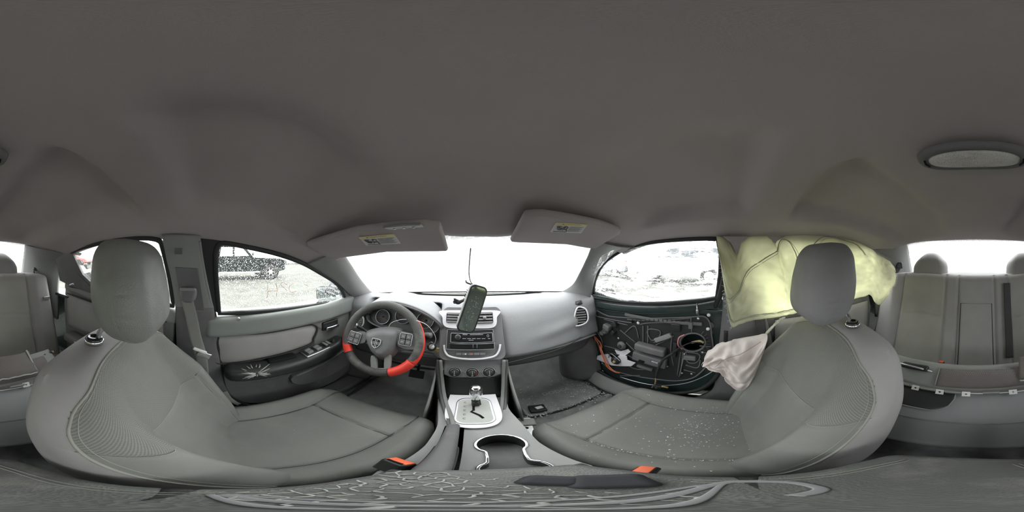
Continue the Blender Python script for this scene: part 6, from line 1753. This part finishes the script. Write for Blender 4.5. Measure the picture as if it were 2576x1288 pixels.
# white debris on the driver floor by the door
t = thing('door_lock_debris', 'torn dark strap ends on the sill beside the driver seat', 'debris', P(590, 1015, X=-.64))
out(MB().tube(cat([P(566, 985, X=-.64), P(575, 1000, X=-.635), P(590, 1012, X=-.63), P(602, 1018, X=-.63)], 5), 1, 8, flat=(.02, .003, (1, 0, .4))), 'strap_end', beltm, t)


# ================================================================== VEHICLES outside
def vehicle(name, label, cat_, loc, rotz, prof, roofp, W, paint, wheels, wr, grp=None, glassm=carglass, windows=(), extra=None, open_glass=False, lite=False):
    """prof: side outline (x forward, z) of the body; roofp: side outline of the cabin; windows: side panes"""
    t = thing(name, label, cat_, (loc[0], loc[1], -CZ), grp); t.rotation_euler = (0, 0, 0)
    M = Matrix.Rotation(rotz, 3, 'Z'); L0 = V((loc[0], loc[1], -CZ))
    fr = lambda a, b_, w=0: L0 + M @ V((a, w, b_))
    h = W / 2
    arch = []
    out(MB().plate([prof], lambda a, b_, w=0: fr(a, b_, -h + w), W), 'body', paint, t, smooth=False, bevel=.05)
    cab = out(MB().plate([roofp], lambda a, b_, w=0: fr(a, b_, -h * .86 + w), W * .86), 'cabin', paint, t, smooth=False, bevel=.05)
    for pane in windows:
        for s_ in (-1, 1):
            out(MB().plate([pane], lambda a, b_, w=0: fr(a, b_, s_ * h * .865 + w * s_), .01), 'window_pane', glassm, t, smooth=False)
    for (x) in wheels:
        for s_ in (-1, 1):
            wl = out(MB().lathe([(wr * .55, -.0), (wr * .9, 0), (wr, .05), (wr, .19), (wr * .9, .24), (wr * .62, .24), (wr * .58, .2)], fr(x, wr, s_ * (h - .20)), M @ V((0, s_, 0)), 28), 'wheel', tyre, t)
            out(MB().lathe([(wr * .60, .19), (wr * .60, .215), (wr * .5, .20), (wr * .2, .215), (wr * .15, .24), (0, .24)], fr(x, wr, s_ * (h - .20)), M @ V((0, s_, 0)), 20), 'rim', rimm, wl)
            if not lite:
                for k in range(6):
                    a = 2 * math.pi * k / 6; out(MB().box(fr(x + math.cos(a) * wr * .36, wr + math.sin(a) * wr * .36, s_ * (h + .022)), (wr * .10, .03, wr * .42), M=M @ Matrix.Rotation(-a + math.pi / 2, 3, 'Y'), r=.01), 'spoke', rimm, wl)
    if extra: extra(t, fr, M, h)
    return t


def pick_extra(t, fr, M, h):
    out(MB().box(fr(.35, .42, -h - .04), (2.1, .12, .07), M=M, r=.03), 'side_step', mat('step_grey', (.50, .50, .44, 1), .5), t)
    out(MB().box(fr(.35, .42, h + .04), (2.1, .12, .07), M=M, r=.03), 'side_step', MATS['step_grey'], t)
    out(MB().box(fr(2.88, .62, 0), (.10, 1.8, .22), M=M, r=.03), 'front_bumper', trimg, t)
    out(MB().box(fr(2.84, .95, 0), (.05, 1.2, .22), M=M, r=.02), 'grille', black, t)
    for s_ in (-1, 1):
        out(MB().box(fr(2.78, 1.0, s_ * h * .80), (.12, .28, .18), M=M, r=.03), 'headlamp', tick, t)
        out(MB().box(fr(1.02, 1.35, s_ * (h + .06)), (.08, .18, .16), M=M, r=.03), 'wing_mirror', black, t)
        out(MB().plate([circ(2.0, .45, .48, 24)], lambda a, b_, w=0: fr(a, b_, s_ * (h - .02) + w * s_), .03), 'wheel_arch', blackm, t, smooth=False)
        out(MB().plate([circ(-1.75, .45, .48, 24)], lambda a, b_, w=0: fr(a, b_, s_ * (h - .02) + w * s_), .03), 'wheel_arch', blackm, t, smooth=False)


palew = mat('pale_pane', (.55, .57, .56, 1), .2)  # pale opaque colour stands in for daylight seen through the cab
prof_pick = [(-2.85, .50), (-2.85, 1.15), (-.55, 1.15), (1.1, 1.18), (2.6, 1.10), (2.85, 1.0), (2.88, .50), (2.45, .42), (-2.4, .42)]
cab_pick = [(-.85, 1.12), (-.72, 1.78), (-.45, 1.84), (.35, 1.84), (.62, 1.76), (1.15, 1.14)]
vehicle('pickup_truck', 'black pickup truck parked across the yard beyond the driver window', 'truck', (-9.1, 1.0), R(90), prof_pick, cab_pick, 1.9, truckb, (2.0, -1.75), .40,
        windows=([(.10, 1.24), (.10, 1.70), (.50, 1.68), (.86, 1.26)], [(-.66, 1.24), (-.58, 1.70), (.0, 1.70), (.0, 1.24)]), glassm=palew, extra=pick_extra)
prof_suv = [(-2.3, .45), (-2.35, 1.05), (-2.25, 1.12), (1.0, 1.12), (2.1, 1.0), (2.3, .85), (2.32, .45), (1.9, .38), (-1.9, .38)]
cab_suv = [(-2.28, 1.08), (-2.1, 1.62), (-1.8, 1.70), (.1, 1.70), (.45, 1.62), (1.15, 1.10)]
win_suv = ([(-1.98, 1.18), (-1.82, 1.58), (-1.1, 1.60), (-1.1, 1.18)], [(-1.0, 1.18), (-1.0, 1.60), (-.25, 1.60), (-.25, 1.18)], [(-.15, 1.18), (-.15, 1.60), (.30, 1.56), (.85, 1.18)])
prof_car = [(-2.3, .40), (-2.35, .85), (-2.1, .98), (1.0, .98), (2.0, .88), (2.25, .72), (2.28, .40), (1.9, .32), (-1.9, .32)]
cab_car = [(-1.6, .95), (-.95, 1.40), (-.6, 1.45), (.1, 1.45), (.4, 1.38), (1.1, .96)]
win_car = ([(-1.2, 1.03), (-.80, 1.34), (-.35, 1.36), (-.35, 1.03)], [(-.27, 1.03), (-.27, 1.36), (.25, 1.34), (.75, 1.03)])
def lamps(t, fr, M, h):
    for s_ in (-1, 1):
        out(MB().box(fr(-2.30, .95, s_ * h * .82), (.10, .2, .16), M=M, r=.02), 'tail_lamp', lampr, t)
        out(MB().box(fr(2.18, .78, s_ * h * .78), (.16, .26, .12), M=M, r=.02), 'headlamp', tick, t)
    out(MB().box(fr(2.26, .52, 0), (.08, h * 1.7, .14), M=M, r=.03), 'bumper', trimd, t)
def at_az(px, dist): a = R((px - 1180) * 360 / 2576); return (math.sin(a) * dist, math.cos(a) * dist)
# behind-left cars seen through the rear side window
far = [('suv', 'white van-like car farthest left in the left rear window', 'car', 214, 30, 20, prof_suv, cab_suv, win_suv, carw, 1.8), ('suv', 'grey off-roader second from the left in the rear side window', 'car', 240, 42, 60, prof_suv, cab_suv, win_suv, carg, 1.8),
       ('saloon_car', 'red saloon far across the yard behind the driver seat', 'car', 196, 24, 95, prof_car, cab_car, win_car, carr, 1.75), ('suv', 'green off-roader half hidden by the driver headrest', 'car', 268, 52, 110, prof_suv, cab_suv, win_suv, cargn, 1.8),
       ('saloon_car', 'grey saloon just right of the driver headrest', 'car', 422, 30, 95, prof_car, cab_car, win_car, carg, 1.75),
       ('saloon_car', 'white saloon beyond the nose of the black pickup', 'car', 735, 26, 75, prof_car, cab_car, win_car, carw, 1.75)]
for nm, lab, ct, px, d, rz, pf, cb, wn, pt, W in far:
    vehicle(nm, lab, ct, at_az(px, d), R(rz), pf, cb, W, pt, (1.45, -1.45), .34, 'distant parked vehicles', windows=wn, extra=lamps, lite=True)
vehicle('suv', 'pale off-roader parked beyond the frosted passenger window', 'car', (7.6, 2.2), R(95), prof_suv, cab_suv, 1.85, carw, (1.45, -1.45), .38, windows=win_suv, extra=lamps)
vehicle('saloon_car', 'dark saloon beyond the nose of the pale off-roader', 'car', (8.5, 7.2), R(80), prof_car, cab_car, 1.8, carg, (1.45, -1.45), .34, windows=win_car, extra=lamps)
# lamp pole and ruts
t = thing('yard_pole', 'thin pole standing in the yard behind the left rear window', 'pole', (*at_az(229, 14), -CZ))
x_, y_ = at_az(229, 14); out(MB().tube([V((x_, y_, -CZ)), V((x_, y_, .8))], .025, 8), 'shaft', steel, t); out(MB().box((x_, y_, -CZ + .04), (.2, .2, .08), r=.02), 'foot', steel, t)
